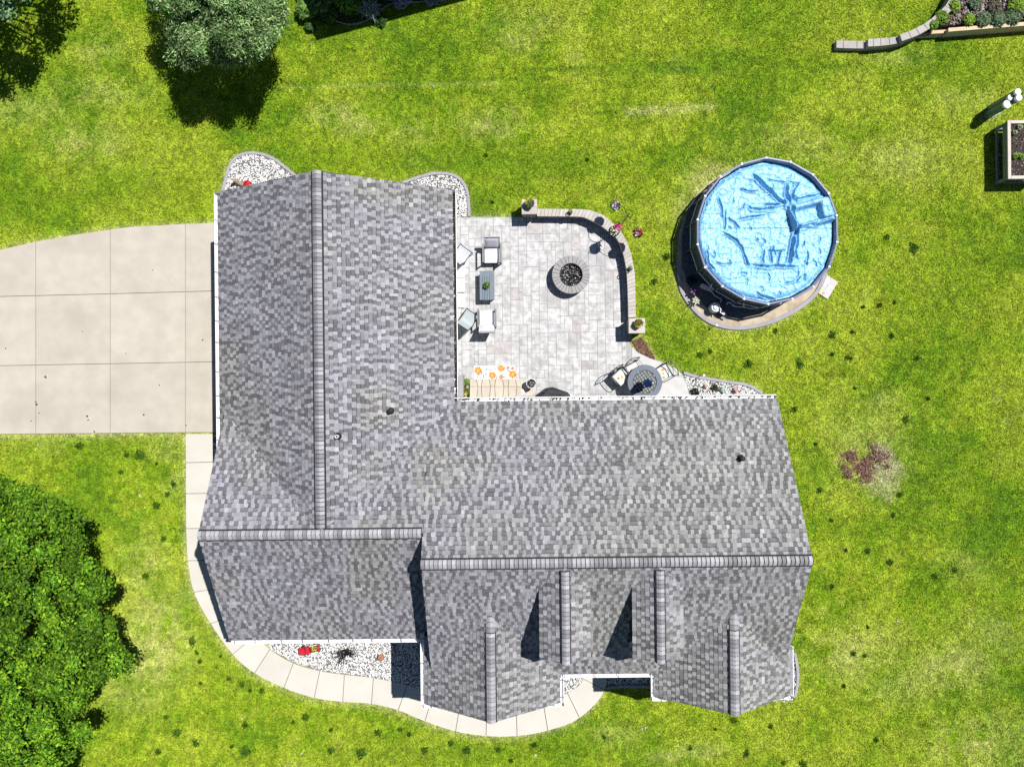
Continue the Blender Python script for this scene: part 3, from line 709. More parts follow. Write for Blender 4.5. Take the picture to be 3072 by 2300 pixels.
# walls
def gable_body(axis, c0, c1, e0, e1, z0, zr, cr, name='wall'):
    """closed wall volume: span c0..c1 with ridge cr, running e0..e1 along the other axis"""
    sec = [(c0, 0.0), (c1, 0.0), (c1, z0[1]), (cr, zr), (c0, z0[0])]
    vs = []
    for e in (e0, e1): vs += [((c, e, z) if axis == 'y' else (e, c, z)) for c, z in sec]
    fs = [(0, 1, 2, 3, 4), (9, 8, 7, 6, 5)] + [(i, 5 + i, 5 + (i + 1) % 5, (i + 1) % 5) for i in range(5)]
    return MB().add(vs, fs).build(name, M['siding'], house, world=True)
gd = .16
gable_body('y', G_W + .35, G_E - .35, X_R, G_N - .3, (ZE + .35 * m0 - gd,) * 2, ZR - gd, G_R)
gable_body('x', L_S + .35, N_E - .35, L_W + .25, M_W + .3, (ZR - m0 * (X_R - L_S - .35) - gd, ZE + .35 * m0 - gd), ZR - gd, X_R)
gable_body('x', M_S + .35, N_E - .35, M_W + .28, M_E - .28, (ZS + .35 * m0 - gd, ZE + .35 * m0 - gd), ZM - gd, M_R)
for xa, xb, yf, *_ in BAYS:
    xr = (xa + xb) / 2; mb_ = (BZ - ZS) / (xr - xa)
    gable_body('y', xa + .3, xb - .3, yf + .3, -7.0, (ZS + .3 * mb_ - gd,) * 2, BZ - gd, xr)
for xc, hw in DORM:
    z_ = DZ - mD * hw
    sec = [(xc - .5, 3.2), (xc + .5, 3.2), (xc + .5, z_ + .03), (xc, DZ - .12), (xc - .5, z_ + .03)]
    vs = [(x_, y_, zz) for y_ in (DF + .25, -5.2) for x_, zz in sec]
    d_ = MB().add(vs, [(0, 1, 2, 3, 4), (9, 8, 7, 6, 5)] + [(i, 5 + i, 5 + (i + 1) % 5, (i + 1) % 5) for i in range(5)]).build('dormer', M['siding'], house, world=True)
    MB().box((xc, DF + .235, 4.52), (.66, .05, .72)).build('window_frame', M['trim'], d_, world=True); MB().box((xc, DF + .20, 4.52), (.52, .04, .58)).build('window_pane', M['glass'], d_, world=True)
# trim boards along rakes and eaves
def rake(p0, p1, th=.03, hh=.14, off=.0):
    p0, p1 = Vector(p0), Vector(p1); d = (p1 - p0).normalized(); hz = Vector((d.x, d.y, 0)).normalized(); sd = Vector((-hz.y, hz.x, 0)) * th / 2
    vs = [p + s_ + Vector((0, 0, z)) for p in (p0, p1) for s_ in (-sd, sd) for z in (-hh, 0)]
    MB().add(vs, [(0, 1, 3, 2), (4, 6, 7, 5), (0, 4, 5, 1), (2, 3, 7, 6), (1, 5, 7, 3), (0, 2, 6, 4)]).build('rake_board', M['trim'], house, world=True)
def rakes(axis, pos, c0, cr, c1, z0, zr, z1):
    f = (lambda c, z: (c, pos, z - .12)) if axis == 'y' else (lambda c, z: (pos, c, z - .12))
    rake(f(c0, z0), f(cr, zr)); rake(f(cr, zr), f(c1, z1))
rakes('y', G_N - .03, G_W, G_R, G_E, ZE, ZR, ZE)
rakes('x', L_W + .03, L_S, X_R, -1.6, ZR - m0 * (X_R - L_S), ZR, ZE + m0 * (N_E + 1.6))
rakes('x', M_E - .03, M_S, M_R, N_E, ZS, ZM, ZE)
rake((M_W + .03, M_S, ZS - .12), (M_W + .03, M_R, ZM - .12)); rake((M_W + .03, M_R, ZM - .12), (M_W + .03, X_R, ZR - .10))
for xa, xb, yf, *_ in BAYS: rakes('y', yf + .03, xa, (xa + xb) / 2, xb, ZS, BZ, ZS)
for xc, hw in DORM: rakes('y', DF + .03, xc - hw, xc, xc + hw, DZ - mD * hw, DZ, DZ - mD * hw)
# gutters: open white troughs with cross straps
def gutter(p0, p1, out, z, litter=0.0, step=.72):
    p0, p1, out = Vector((*p0, z)), Vector((*p1, z)), Vector((*out, 0)); d = p1 - p0; L = d.length; d.normalize()
    sec = [(-.012, -.0), (-.012, -.115), (.075, -.115), (.118, -.055), (.118, .0), (.098, .0), (.098, -.012), (.106, -.05), (.068, -.1), (.004, -.1), (.004, .0)]
    vs = [p + out * a_ + Vector((0, 0, b_)) for p in (p0, p1) for a_, b_ in sec]; n = len(sec)
    fs = [(i, (i + 1) % n, n + (i + 1) % n, n + i) for i in range(n)] + [tuple(range(n - 1, -1, -1)), tuple(range(n, 2 * n))]
    for e, s_ in ((p0, 1), (p1, -1)):   # end caps
        b_ = len(vs); vs += [e + d * (.004 * s_) + out * a_ + Vector((0, 0, c_)) for a_, c_ in ((0, 0), (0, -.11), (.075, -.11), (.112, -.055), (.112, 0))]; fs.append(tuple(range(b_, b_ + 5)))
    g_ = MB().add(vs, fs).build('gutter', M['white'], house, world=True)
    n = max(1, int(L / step)); rz = math.atan2(d.y, d.x)
    for i in range(n + 1):
        q = p0 + d * (L * (i + .3 * rnd.random()) / (n + .4)) + out * .05
        MB().box((q.x, q.y, z + .004), (.022, .125, .008), rz).build('hanger', M['hanger'], g_, world=True)
    if litter:
        k = int(L * 260 * litter); s_ = RG.random(k) ** 1.4 * L
        x = p0.x + d.x * s_ + out.x * (.015 + .07 * RG.random(k)); y = p0.y + d.y * s_ + out.y * (.015 + .07 * RG.random(k))
        v_, f_, t_ = stones(x, y, np.full(k, z - .085) + RG.random(k) * .03, .022, ((.03, .028, .025), (.06, .05, .04), (.10, .09, .08)), 61, .5, 2)
        tag(np_obj('gutter_litter', v_, f_, M['mulch'], t_, parent=g_, world=True), kind='stuff')
    return g_
ge = .012
gutter((G_W, G_N - .02), (G_W, -1.85), (-1, 0), ZE - ge); gutter((G_E, G_N - .05), (G_E, N_E + .02), (1, 0), ZE - ge, .6)
gutter((G_E - .02, N_E), (M_E - .02, N_E), (0, 1), ZE - ge, .04)
gutter((L_W + .05, L_S), (M_W - .12, L_S), (0, -1), ZR - m0 * (X_R - L_S) - ge)
gutter((1.36, M_S), (4.22, M_S), (0, -1), ZS - ge)
gutter((-2.69, -7.4), (-2.69, -9.5), (-1, 0), ZS - ge); gutter((1.34, M_S + .0), (1.34, -9.5), (1, 0), ZS - ge)
gutter((4.16, M_S - .02), (4.16, -9.36), (-1, 0), ZS - ge); gutter((8.17, -7.9), (8.17, -9.36), (1, 0), ZS - ge)
# eave returns at the corners of the front bays
for xa, xb, yf, *_ in BAYS:
    for xx, sg in ((xa, 1), (xb, -1)):
        vs = [(xx - .0 * sg, yf + .26, ZS + .02), (xx + .5 * sg, yf + .26, ZS + .02), (xx + .5 * sg, yf, ZS - .05), (xx, yf, ZS - .05), (xx, yf + .26, ZS - .16), (xx + .5 * sg, yf + .26, ZS - .16), (xx + .5 * sg, yf, ZS - .16), (xx, yf, ZS - .16)]
        MB().add(vs, [(0, 1, 2, 3), (7, 6, 5, 4), (0, 4, 5, 1), (1, 5, 6, 2), (2, 6, 7, 3), (3, 7, 4, 0)]).build('eave_return', M['trim'], house, world=True)
        gutter((xx - .1 * sg, yf - .015), (xx + .52 * sg, yf - .015), (0, -1), ZS - .035, step=.3)
# downpipes at garage and bays
for x_, y_, z_ in ((-8.49, 5.35, 2.8), (-1.98, -.72, 2.8), (7.62, -.75, 2.8), (-2.30, -7.55, 3.0)):
    MB().tube([(x_, y_, z_), (x_, y_, .1), (x_ + .02, y_ + .12, .05)], .035, 6).build('downpipe', M['white'], house, world=True)
# openings that a low viewer would find: garage doors, patio door, front door, windows
def opening(kind, c, size, face, mat='trim'):
    sx, sz = size; fx, fy = face
    d = (sx, .06, sz) if fy else (.06, sx, sz); o = MB().box((c[0] + fx * .02, c[1] + fy * .02, c[2]), d).build(kind, M[mat], house, world=True)
    d = (sx - .14, .04, sz - .14) if fy else (.04, sx - .14, sz - .14)
    if mat == 'trim' and kind != 'garage_door': MB().box((c[0] + fx * .045, c[1] + fy * .045, c[2]), d).build('pane', M['glass'], o, world=True)
    if kind == 'garage_door':
        for i in range(4): MB().box((c[0] + fx * .06, c[1], c[2] - .78 + i * .52), (.03, sx - .1, .47)).build('panel', M['white'], o, world=True)
opening('garage_door', (G_W + .35, 3.6, 1.1), (2.5, 2.15), (-1, 0)); opening('garage_door', (G_W + .35, .9, 1.1), (2.5, 2.15), (-1, 0))
opening('patio_door', (-.7, N_E - .35, 1.25), (1.8, 2.05), (0, 1)); opening('window', (3.6, N_E - .35, 1.7), (1.5, 1.2), (0, 1)); opening('window', (6.3, N_E - .35, 1.7), (1.2, 1.2), (0, 1))
opening('window', (-.68, -9.2, 1.6), (1.7, 1.4), (0, -1)); opening('window', (6.16, -9.06, 1.6), (1.7, 1.4), (0, -1)); opening('front_door', (2.7, M_S + .35, 1.15), (1.0, 2.1), (0, -1)); opening('window', (-5.4, L_S + .35, 1.6), (1.6, 1.2), (0, -1)); opening('window', (7.69, -5, 1.6), (1.2, 1.2), (1, 0))
# plumbing vents on the roof
def vent(px, py, kind):
    z = 4.0
    for _ in range(6):
        q = P(px, py, z); z = max(height_at(q.x, q.y, -1), 2)
    q = P(px, py, z)
    b_ = MB().lathe((q.x, q.y, z - .05), [(.10, .05), (.10, .08), (.06, .12), (.055, .16), (.0, .16)] , 14).build('vent_boot', M['black'], roof, world=True)
    mb = MB()
    if kind == 'pipe': mb.lathe((q.x, q.y, z), [(.05, .0), (.05, .22), (.034, .22), (.034, .1)], 14)
    else: mb.lathe((q.x, q.y, z), [(.045, 0), (.045, .16), (.075, .16), (.075, .21), (.035, .235), (0, .235)], 14)
    mb.build('vent_pipe', M['pvc'] if kind == 'pipe' else M['black'], roof, world=True)
vent(1015, 1308, 'pipe'); vent(1173, 1232, 'cap'); vent(2222, 1373, 'cap')
# ------------------------------------------------------------------ patio furniture and masonry
def wpart(mb, name, mat, th, **k): return mb.build(name, M[mat], th, world=True, **k)
# curved seat wall: courses of block under separate coping stones
seat = empty('seat_wall', (*wmid[len(wmid) // 2].xy, 0), label='low curved seat wall of pale coping stones round the patio', cat='wall')
def along(path, s):
    acc = 0
    for a, b in zip(path[:-1], path[1:]):
        L = (b - a).length
        if acc + L >= s: return a.lerp(b, (s - acc) / L)
        acc += L
    return path[-1]
plen = lambda p: sum((b - a).length for a, b in zip(p[:-1], p[1:]))
Lo, Li = plen(wo), plen(wi); nb = 46
for i in range(nb):
    q = []
    for path, L in ((wo, Lo), (wi, Li)): q.append([along(path, L * (i + .012) / nb), along(path, L * (i + .5) / nb), along(path, L * (i + .988) / nb)])
    poly = [tuple(v.xy) for v in q[0]] + [tuple(v.xy) for v in q[1][::-1]]
    wpart(MB().prism(poly, HW - .075, HW - rnd.random() * .006, .006), 'coping_stone', 'coping', seat)
nb2 = 30
for r_ in range(3):
    for i in range(nb2):
        a0, a1 = (i + .015 + .5 * (r_ % 2)) / nb2, (i + .985 + .5 * (r_ % 2)) / nb2; a1 = min(a1, 1)
        if a0 >= 1: continue
        pts = []
        for f in (a0, (a0 + a1) / 2, a1):
            o_, i_ = along(wo, Lo * f), along(wi, Li * f); pts.append((o_.lerp(i_, .12), o_.lerp(i_, .88)))
        poly = [tuple(p_[0].xy) for p_ in pts] + [tuple(p_[1].xy) for p_ in pts[::-1]]
        wpart(MB().prism(poly, .03 + r_ * .125, .03 + (r_ + 1) * .125 - .006), 'block', 'block', seat)
def pillar(px0, py0, px1, py1, label):
    h = .79; a, b = P(px0, py1, h), P(px1, py0, h); c = (a + b) / 2; sx, sy = b.x - a.x, b.y - a.y
    t = empty('wall_pillar', (c.x, c.y, 0), label=label, cat='pillar')
    for k_ in range(4):
        for i in range(2):
            for j in range(2): MB().box(((i - .5) * sx * .44, (j - .5) * sy * .44, .02 + (k_ + .5) * .175), (sx * .43, sy * .43, .17)).build('block', M['block'], t)
    for i in range(2): MB().cbox((0, (i - .5) * sy * .5, h - .04), (sx, sy * .495, .08), .01).build('cap_slab', M['coping'], t)
    return c
pc1 = pillar(1565, 597, 1611, 643, 'square stone pillar at the upper end of the seat wall')
pc2 = pillar(1886, 954, 1935, 1000, 'square stone pillar at the lower end of the seat wall')
# fire pit
fc = P(1713, 824, .45); pit = empty('fire_pit', (fc.x, fc.y, 0), label='round grey stone fire pit filled with black lava glass', cat='fire pit')
ang = [0]; 
while ang[-1] < 6.28: ang.append(ang[-1] + rnd.choice((.19, .22, .26, .30)))
ang[-1] = 2 * math.pi
for a0, a1 in zip(ang[:-1], ang[1:]):
    if a1 - a0 > .03: MB().wedge_ring((0, 0), .385, .635, a0 + .004, a1 - .004, .375, .45 - rnd.random() * .004, 3).build('coping_block', M['pitcap'], pit)
for k_ in range(3):
    for i in range(14): MB().wedge_ring((0, 0), .36, .60, (i + .5 * (k_ % 2)) * .4488 + .01, (i + 1 + .5 * (k_ % 2)) * .4488 - .01, .03 + k_ * .115, .03 + (k_ + 1) * .115 - .006, 2).build('block', M['block'], pit)
MB().lathe((0, 0, 0), [(.36, .28), (.37, .42), (.385, .44), (.385, .42), (.375, .25)], 28).build('steel_liner', M['dark'], pit)
MB().lathe((0, 0, 0), [(.37, .27), (.0, .29)], 28).build('lava_bed', M['black'], pit)
rr, aa = .355 * RG.random(420) ** .5, RG.random(420) * 6.283
v_, f_, t_ = stones(rr * np.cos(aa), rr * np.sin(aa), .30 + .04 * RG.random(420), .022, ((.015, .015, .017), (.02, .02, .02), (.03, .03, .033), (.02, .02, .022), (.02, .02, .02), (.45, .45, .46), (.2, .2, .21)), 44, .7, 1.9)
tag(np_obj('lava_glass', v_, f_, M['lava'], t_, parent=pit), kind='stuff')
# pots, planters
def flower_pot(loc, r, h, pot, cols, fr, n=260, fl=None, nf=60, label='', group=None, name='flower_pot', leaf=((.05, .13, .02), (.08, .18, .03)), lz=.5, ls=.05):
    t = empty(name, loc, label=label, cat='flower pot', group=group)
    MB().lathe((0, 0, 0), [(r * .72, 0), (r, h * .9), (r * 1.06, h * .9), (r * 1.06, h), (r * .92, h), (r * .9, h * .86), (0, h * .88)], 18).build('pot', M[pot], t, smooth=False)
    if n:
        v, f, c = leaves(n, (0, 0, h * .95 + fr * lz * .5), (fr, fr, fr * lz), ls, leaf, seed=int(abs(loc[0] * 97 + loc[1] * 31) * 10) % 9999, shell=.3, zmin=h * .9); np_obj('foliage', v, f, M['leaf'], c, parent=t)
    if fl:
        for j, (cl, off) in enumerate(fl):
            v, f, c = leaves(nf, (off[0] * fr, off[1] * fr, h + fr * lz * .75), (fr * .55, fr * .55, fr * lz * .5), .055, (cl,), aspect=1.1, up=.85, seed=5 + j, shell=.2, zmin=h); np_obj('blossom', v, f, M['petal'], c, parent=t)
    return t
flower_pot((pc1.x + .0, pc1.y + .07, .79), .125, .16, 'dark', None, .15, label='potted yellow and purple flowers on the upper pillar', fl=[((.72, .5, .03), (-.5, .2)), ((.17, .012, .14), (.5, .1)), ((.15, .01, .13), (.35, -.45)), ((.7, .38, .06), (-.2, .5))], nf=45)
flower_pot((pc2.x + .03, pc2.y + .06, .79), .14, .16, 'ceramic', None, .14, label='white pot of red and orange flowers on the lower pillar', fl=[((.33, .012, .03), (-.1, .45)), ((.3, .01, .02), (.3, .2)), ((.75, .3, .03), (-.1, -.4)), ((.75, .6, .3), (.2, -.5))], nf=45)
def lantern(px, py, label):
    c = P(px, py, HW); t = empty('glass_lantern', (c.x, c.y, HW), label=label, cat='lantern', group='glass lanterns on the seat wall')
    MB().lathe((0, 0, 0), [(.0, .01), (.075, .01), (.075, .03), (.06, .03)], 6).build('base', M['dark'], t)
    for k_ in range(6):
        a = k_ * math.pi / 3; MB().tube([(.068 * math.cos(a), .068 * math.sin(a), .02), (.075 * math.cos(a), .075 * math.sin(a), .2)], .007, 5).build('post', M['dark'], t)
    MB().lathe((0, 0, 0), [(.085, .19), (.088, .21), (.062, .215), (.06, .2), (.085, .19)], 6).build('top_ring', M['dark'], t)
    MB().lathe((0, 0, 0), [(.03, .02), (.03, .11), (0, .115)], 10).build('candle', M['ceramic'], t)
    v, f, c = leaves(26, (0, 0, .12), (.045, .045, .05), .035, ((.3, .33, .04), (.12, .2, .04)), seed=int(px)); np_obj('foliage', v, f, M['leaf'], c, parent=t)
lantern(1711, 638, 'small black glass lantern on the straight top stretch of the seat wall'); lantern(1889, 807, 'small black glass lantern on the right side of the curved seat wall')
# shepherd's hook with hanging baskets
hb = P(1860, 681); hk = empty('shepherd_hook', (hb.x, hb.y, 0), label='thin black garden hook pole standing on the lawn behind the seat wall', cat='pole')
top = P(1887, 646, 1.9); 
MB().tube([(0, 0, -.1), (0, 0, 1.9)], .016, 8).build('pole', M['dark'], hk)
MB().lathe((0, 0, 1.9), [(.012, 0), (.03, .03), (.02, .06), (0, .075)], 8).build('finial', M['dark'], hk)
def basket(px, py, z, r, cols, label, extra=None):
    c = P(px, py, z + .12); d = Vector((c.x - hb.x, c.y - hb.y, 0)); L = d.length; d.normalize(); zt = 1.86
    path = [(0, 0, zt - .35)] + [tuple(d * (L * f) + Vector((0, 0, zt - .35 + .42 * math.sin(math.pi * min(f * .78 + .12, 1)) if f < 1 else zt - .2))) for f in (.1, .25, .45, .65, .85, 1.0)]
    path += [tuple(d * (L * 1.0) + Vector((0, 0, zt - .28)))]
    MB().tube(smooth_path(path, 3), .009, 6).build('arm', M['dark'], hk)
    t = empty('hanging_basket', (c.x, c.y, z), label=label, cat='hanging basket', group='hanging baskets on the garden hook')
    MB().lathe((0, 0, 0), [(0, 0), (r * .6, .01), (r * .95, .12), (r, .15), (r * .92, .15), (r * .85, .11), (0, .12)], 16).build('basket', M['black'], t)
    for k_ in range(3):
        a = k_ * 2.094 + .4; MB().tube([(r * .95 * math.cos(a), r * .95 * math.sin(a), .15), (0, 0, zt - .28 - z)], .004, 4).build('chain', M['dark'], t)
    v, f, cc_ = leaves(120, (0, 0, .15), (r * 1.0, r * 1.0, r * .5), .05, ((.015, .02, .015), (.03, .05, .03), (.02, .025, .02)), seed=int(px)); np_obj('foliage', v, f, M['leaf'], cc_, parent=t)
    v, f, cc_ = leaves(70, (0, 0, .18), (r * .9, r * .9, r * .5), .05, cols, seed=int(py), aspect=1.2, up=.8, shell=.3); np_obj('blossom', v, f, M['petal'], cc_, parent=t)
    if extra:
        v, f, cc_ = leaves(60, extra[0], (r * .75, r * .75, r * .4), .065, extra[1], seed=9, aspect=1.1, up=.8, shell=.3); np_obj('blossom', v, f, M['petal'], cc_, parent=t)
basket(1846, 618, 1.25, .16, ((.6, .6, .68), (.7, .7, .74), (.16, .02, .12)), 'hanging basket of white flowers above the lawn behind the seat wall')
basket(1912, 699, 1.25, .16, ((.6, .6, .62), (.5, .05, .10), (.7, .68, .66), (.45, .03, .05)), 'hanging basket of white and red flowers to the right of the hook')
basket(1841, 695, 1.0, .18, ((.66, .68, .52), (.6, .62, .45), (.7, .7, .62)), 'hanging basket of white and bright pink flowers over the seat wall', ((.13, .12, .2), ((.75, .06, .28), (.62, .03, .2), (.8, .12, .38))))
# coffee table
c = P(1461, 856, .42); ct = empty('coffee_table', (c.x, c.y, 0), label='blue grey slatted coffee table on the patio', cat='table')
for i in range(6): MB().cbox(((i - 2.5) * .083, 0, .405), (.078, .98, .03), .006).build('slat', M['slate'], ct)
for sx in (-1, 1):
    for sy in (-1, 1): MB().box((sx * .2, sy * .42, .195), (.045, .045, .39)).build('leg', M['dark'], ct)
    MB().box((sx * .2, 0, .37), (.03, .8, .035)).build('rail', M['dark'], ct)
q = P(1461, 857, .42); flower_pot((q.x, q.y, .42), .075, .09, 'dark', None, .10, n=110, leaf=((.04, .10, .02), (.10, .2, .03)), fl=[((.62, .66, .42), (.15, .1))], nf=22, label='small green plant with a pale flower on the coffee table', ls=.06)
# lounge chairs
def lounge(px, py, flip, label, back_lean):
    c = P(px, py, .4); t = empty('lounge_chair', (c.x, c.y, 0), math.pi if flip else 0, label, 'chair', 'cushioned lounge chairs on the patio')
    w_ = .47; t.scale = (1, .82, 1)
    for s_ in (-1, 1):
        for y_ in (-.36, .30): MB().box((s_ * (w_ / 2 + .06), y_, .29), (.045, .045, .58)).build('leg', M['dark'], t)
        MB().cbox((s_ * (w_ / 2 + .06), -.03, .60), (.055, .76, .035), .01).build('armrest', M['greywood'], t)
    MB().box((0, -.02, .22), (w_ + .08, .72, .05)).build('seat_frame', M['dark'], t)
    MB().box((0, .40, .52), (w_ + .06, .04, .66), M=Matrix.Rotation(-back_lean, 3, 'X')).build('back_frame', M['dark'], t)
    cu = MB()
    def pillow(mb, M_, c_, d_, n=8):
        b_ = len(mb.v)
        for sgn in (1, -1):
            for i in range(n + 1):
                for j in range(n + 1):
                    x_, y_ = i / n * 2 - 1, j / n * 2 - 1; k_ = (1 - x_ ** 6) * (1 - y_ ** 6)
                    mb.v.append(tuple(M_ @ Vector((x_ * d_[0] / 2, y_ * d_[1] / 2, sgn * d_[2] / 2 * (.25 + .75 * k_))) + Vector(c_)))
        N_ = (n + 1) ** 2
        for i in range(n):
            for j in range(n):
                a_ = i * (n + 1) + j; mb.f.append([b_ + a_, b_ + a_ + n + 1, b_ + a_ + n + 2, b_ + a_ + 1]); mb.f.append([b_ + N_ + a_, b_ + N_ + a_ + 1, b_ + N_ + a_ + n + 2, b_ + N_ + a_ + n + 1]); mb.t += [None, None]
        for i in range(n):
            for e in ((i, 0, i + 1, 0), (i + 1, n, i, n), (0, i + 1, 0, i), (n, i, n, i + 1)):
                p_, q_ = e[0] * (n + 1) + e[1], e[2] * (n + 1) + e[3]; mb.f.append([b_ + p_, b_ + q_, b_ + N_ + q_, b_ + N_ + p_]); mb.t.append(None)
        return mb
    pillow(MB(), Matrix.Identity(3), (0, -.07, .34), (w_ + .03, .62, .17)).build('seat_cushion', M['cushion'], t, smooth=True)
    pillow(MB(), Matrix.Rotation(math.pi / 2 - back_lean, 3, 'X'), (0, .31 + .10 * (back_lean > .4), .62), (w_ + .05, .56, .17)).build('back_cushion', M['cushion'], t, smooth=True)
    return t
lounge(1476, 760, False, 'lounge chair with pale cushions at the upper end of the coffee table', .62)
lounge(1461, 957, True, 'lounge chair with pale cushions at the lower end of the coffee table', .62)
# sling chairs
def sling(px, py, rz, mat, label):
    c = P(px, py, .4); t = empty('sling_chair', (c.x, c.y, 0), rz, label, 'chair', 'sling chairs by the house wall')
    for s_ in (-1, 1):
        MB().tube(smooth_path([(s_ * .24, -.22, 0), (s_ * .24, -.24, .38), (s_ * .24, .16, .36), (s_ * .24, .36, .82)], 4), .014, 6).build('side_frame', M['dark'], t)
        MB().tube([(s_ * .24, .1, .36), (s_ * .24, .30, 0)], .014, 6).build('leg', M['dark'], t)
    MB().tube([(-.24, .36, .82), (.24, .36, .82)], .014, 6).build('top_rail', M['dark'], t); MB().tube([(-.24, -.24, .38), (.24, -.24, .38)], .014, 6).build('front_rail', M['dark'], t)
    n = 6; vs = []; pr = smooth_path([(0, -.23, .385), (0, -.05, .355), (0, .15, .36), (0, .25, .56), (0, .355, .81)], 3)
    for q in pr:
        for s_ in (-.225, .225): vs.append((s_, q.y, q.z))
    fs = [(2 * i, 2 * i + 1, 2 * i + 3, 2 * i + 2) for i in range(len(pr) - 1)]
    b_ = len(vs); vs += [(a_, b2, c_ - .012) for a_, b2, c_ in vs]; fs += [(b_ + f[3], b_ + f[2], b_ + f[1], b_ + f[0]) for f in fs]
    MB().add(vs, fs).build('sling', M[mat], t)
sling(1385, 762, rad(142), 'slingl', 'pale sling chair by the gutter at the upper end of the patio')
sling(1406, 955, rad(-34) + math.pi, 'sling', 'grey sling chair beside the lower lounge chair')
# low white kerb slabs along the garage wall
kb = empty('kerb_slabs', (*P(1380, 858).xy, 0), label='row of three white concrete slabs along the garage wall', cat='slab')
for y_ in (811, 855, 902):
    a, b = P(1366, y_ + 22, .1), P(1393, y_ - 22, .1); wpart(MB().cbox(((a.x + b.x) / 2, (a.y + b.y) / 2, .06), (b.x - a.x, b.y - a.y - .015, .12), .008), 'slab', 'kerb', kb)
# stone steps at the patio door: two treads of wedge cut stones
a, b = P(1409, 1190, .2), P(1566, 1138, .17); st = empty('door_steps', ((a.x + b.x) / 2, (a.y + b.y) / 2, 0), label='two cream sandstone steps at the patio door', cat='steps')
fx = [1409, 1429, 1447, 1467, 1487, 1507, 1527, 1546, 1566]
for row, (ya, yb, z) in enumerate(((1138, 1159, .17), (1159.5, 1204, .32))):
    for i in range(8):
        k0, k1 = (5 if i % 2 else -3), (-3 if i % 2 else 5)
        if i == 0: k0 = 0
        if i == 7: k1 = 0
        s_ = 1 if row == 0 else -1
        xs = [fx[i] + (k0 if row else 0) + .5, fx[i + 1] + (k1 if row else 0) - .5, fx[i + 1] + (0 if row else k1) - .5, fx[i] + (0 if row else k0) + .5]
        poly = [tuple(P(x_, y_, z).xy) for x_, y_ in zip(xs, (ya, ya, yb, yb))]
        wpart(MB().prism(poly, .03, z, .004), 'tread_stone', 'sand', st)
# flowered door mat: printed fabric
c = P(1483, 1117, .05); a, b = P(1421, 1138, .05), P(1545, 1096, .05)
mat_ = empty('door_mat', (c.x, c.y, .045), label='white mat printed with orange flowers at the foot of the steps', cat='mat')
wx, wy = b.x - a.x, b.y - a.y
MB().box((0, 0, .006), (wx, wy, .012)).build('mat_base', M['ceramic'], mat_)
def bloom(x, y, r, n, cols, z=.0145):
    mb = MB()
    for k_ in range(n):
        an = 6.283 * k_ / n; w_ = 6.283 / n * .5; mb.tint(cols[k_ % 2])
        pts = [(.18, -w_ * .5), (.65, -w_), (1, -.25 * w_), (1, .25 * w_), (.65, w_), (.18, w_ * .5)]
        mb.add([(x + r * q * math.cos(an + w2), y + r * q * math.sin(an + w2), z) for q, w2 in pts], [tuple(range(6))])
    mb.tint((.75, .42, .10)); mb.add([(x + r * .25 * math.cos(q * .785), y + r * .25 * math.sin(q * .785), z + .001) for q in range(8)], [tuple(range(8))])
    mb.build('printed_flower', M['tint'], mat_)
OR = ((.80, .17, .008), (.85, .33, .02))
for x_, y_, r_ in ((1434.5, 1111, 13), (1503, 1105, 11), (1477, 1126, 12), (1541 - 3, 1123, 13), (1503, 1133, 7), (1524, 1101, 5), (1543, 1104, 5)):
    q = P(x_, y_, .05); bloom(max(-wx / 2 + .08, min(wx / 2 - .08, q.x - c.x)), max(-wy / 2 + .07, min(wy / 2 - .07, q.y - c.y)), r_ / 88, 11, OR if r_ > 7 else ((.6, .1, .03), (.7, .25, .05)))
for k_ in range(34):
    x_, y_ = rnd.uniform(-wx / 2 + .05, wx / 2 - .05), rnd.uniform(-wy / 2 + .04, wy / 2 - .04)
    mb = MB().tint(rnd.choice(((.07, .16, .26), (.16, .24, .30), (.18, .22, .06), (.20, .11, .09), (.10, .16, .10)))); an = rnd.random() * 6.28; l_ = rnd.uniform(.045, .085)
    mb.add([(x_ + l_ * math.cos(an + q) * f, y_ + l_ * math.sin(an + q) * f, .0135) for q, f in ((0, 1), (.5, .5), (3.14, 1), (-.5, .5))], [(0, 1, 2, 3)]).build('printed_leaf', M['tint'], mat_)
# pots by the steps
q = P(1397, 1146, .3); flower_pot((q.x, q.y, .03), .11, .22, 'dark', None, .12, label='pot of green leaves to the left of the steps', leaf=((.12, .22, .04), (.2, .3, .08), (.05, .1, .02)))
q = P(1396, 1173, .3); flower_pot((q.x, q.y, .03), .11, .22, 'dark', None, .12, label='pot of red and yellow flowers left of the steps', fl=[((.45, .02, .03), (0, .5)), ((.72, .55, .04), (0, -.5))], nf=40)
q = P(1594, 1150, .45); flower_pot((q.x, q.y, .03), .16, .42, 'ceramic', None, .145, label='tall white pot of dark foliage right of the steps', leaf=((.012, .014, .012), (.03, .03, .03), (.35, .35, .36), (.06, .015, .025)), lz=.3, ls=.04)
q = P(1562, 1177, .2); t = empty('white_urn', (q.x, q.y, .03), label='plain white lidded pot right of the steps by the wall', cat='pot')
MB().lathe((0, 0, 0), [(0, 0), (.09, 0), (.14, .09), (.13, .17), (.10, .2)], 18).build('body', M['ceramic'], t, smooth=True); MB().lathe((0, 0, 0), [(.11, .195), (.11, .215), (.05, .235), (0, .24)], 18).build('lid', M['ceramic'], t)
q = P(1585, 1177, .1); o = MB().add([(q.x - .14, q.y - .12, .04), (q.x + .18, q.y - .12, .04), (q.x + .12, q.y + .2, .04), (q.x - .14, q.y - .12, .07), (q.x + .18, q.y - .12, .07), (q.x + .12, q.y + .2, .07)], [(2, 1, 0), (3, 4, 5), (0, 1, 4, 3), (1, 2, 5, 4), (2, 0, 3, 5)]).build('corner_paver', M['sand']); tag(o, 'cream triangular paver beside the tall white pot', 'paver')
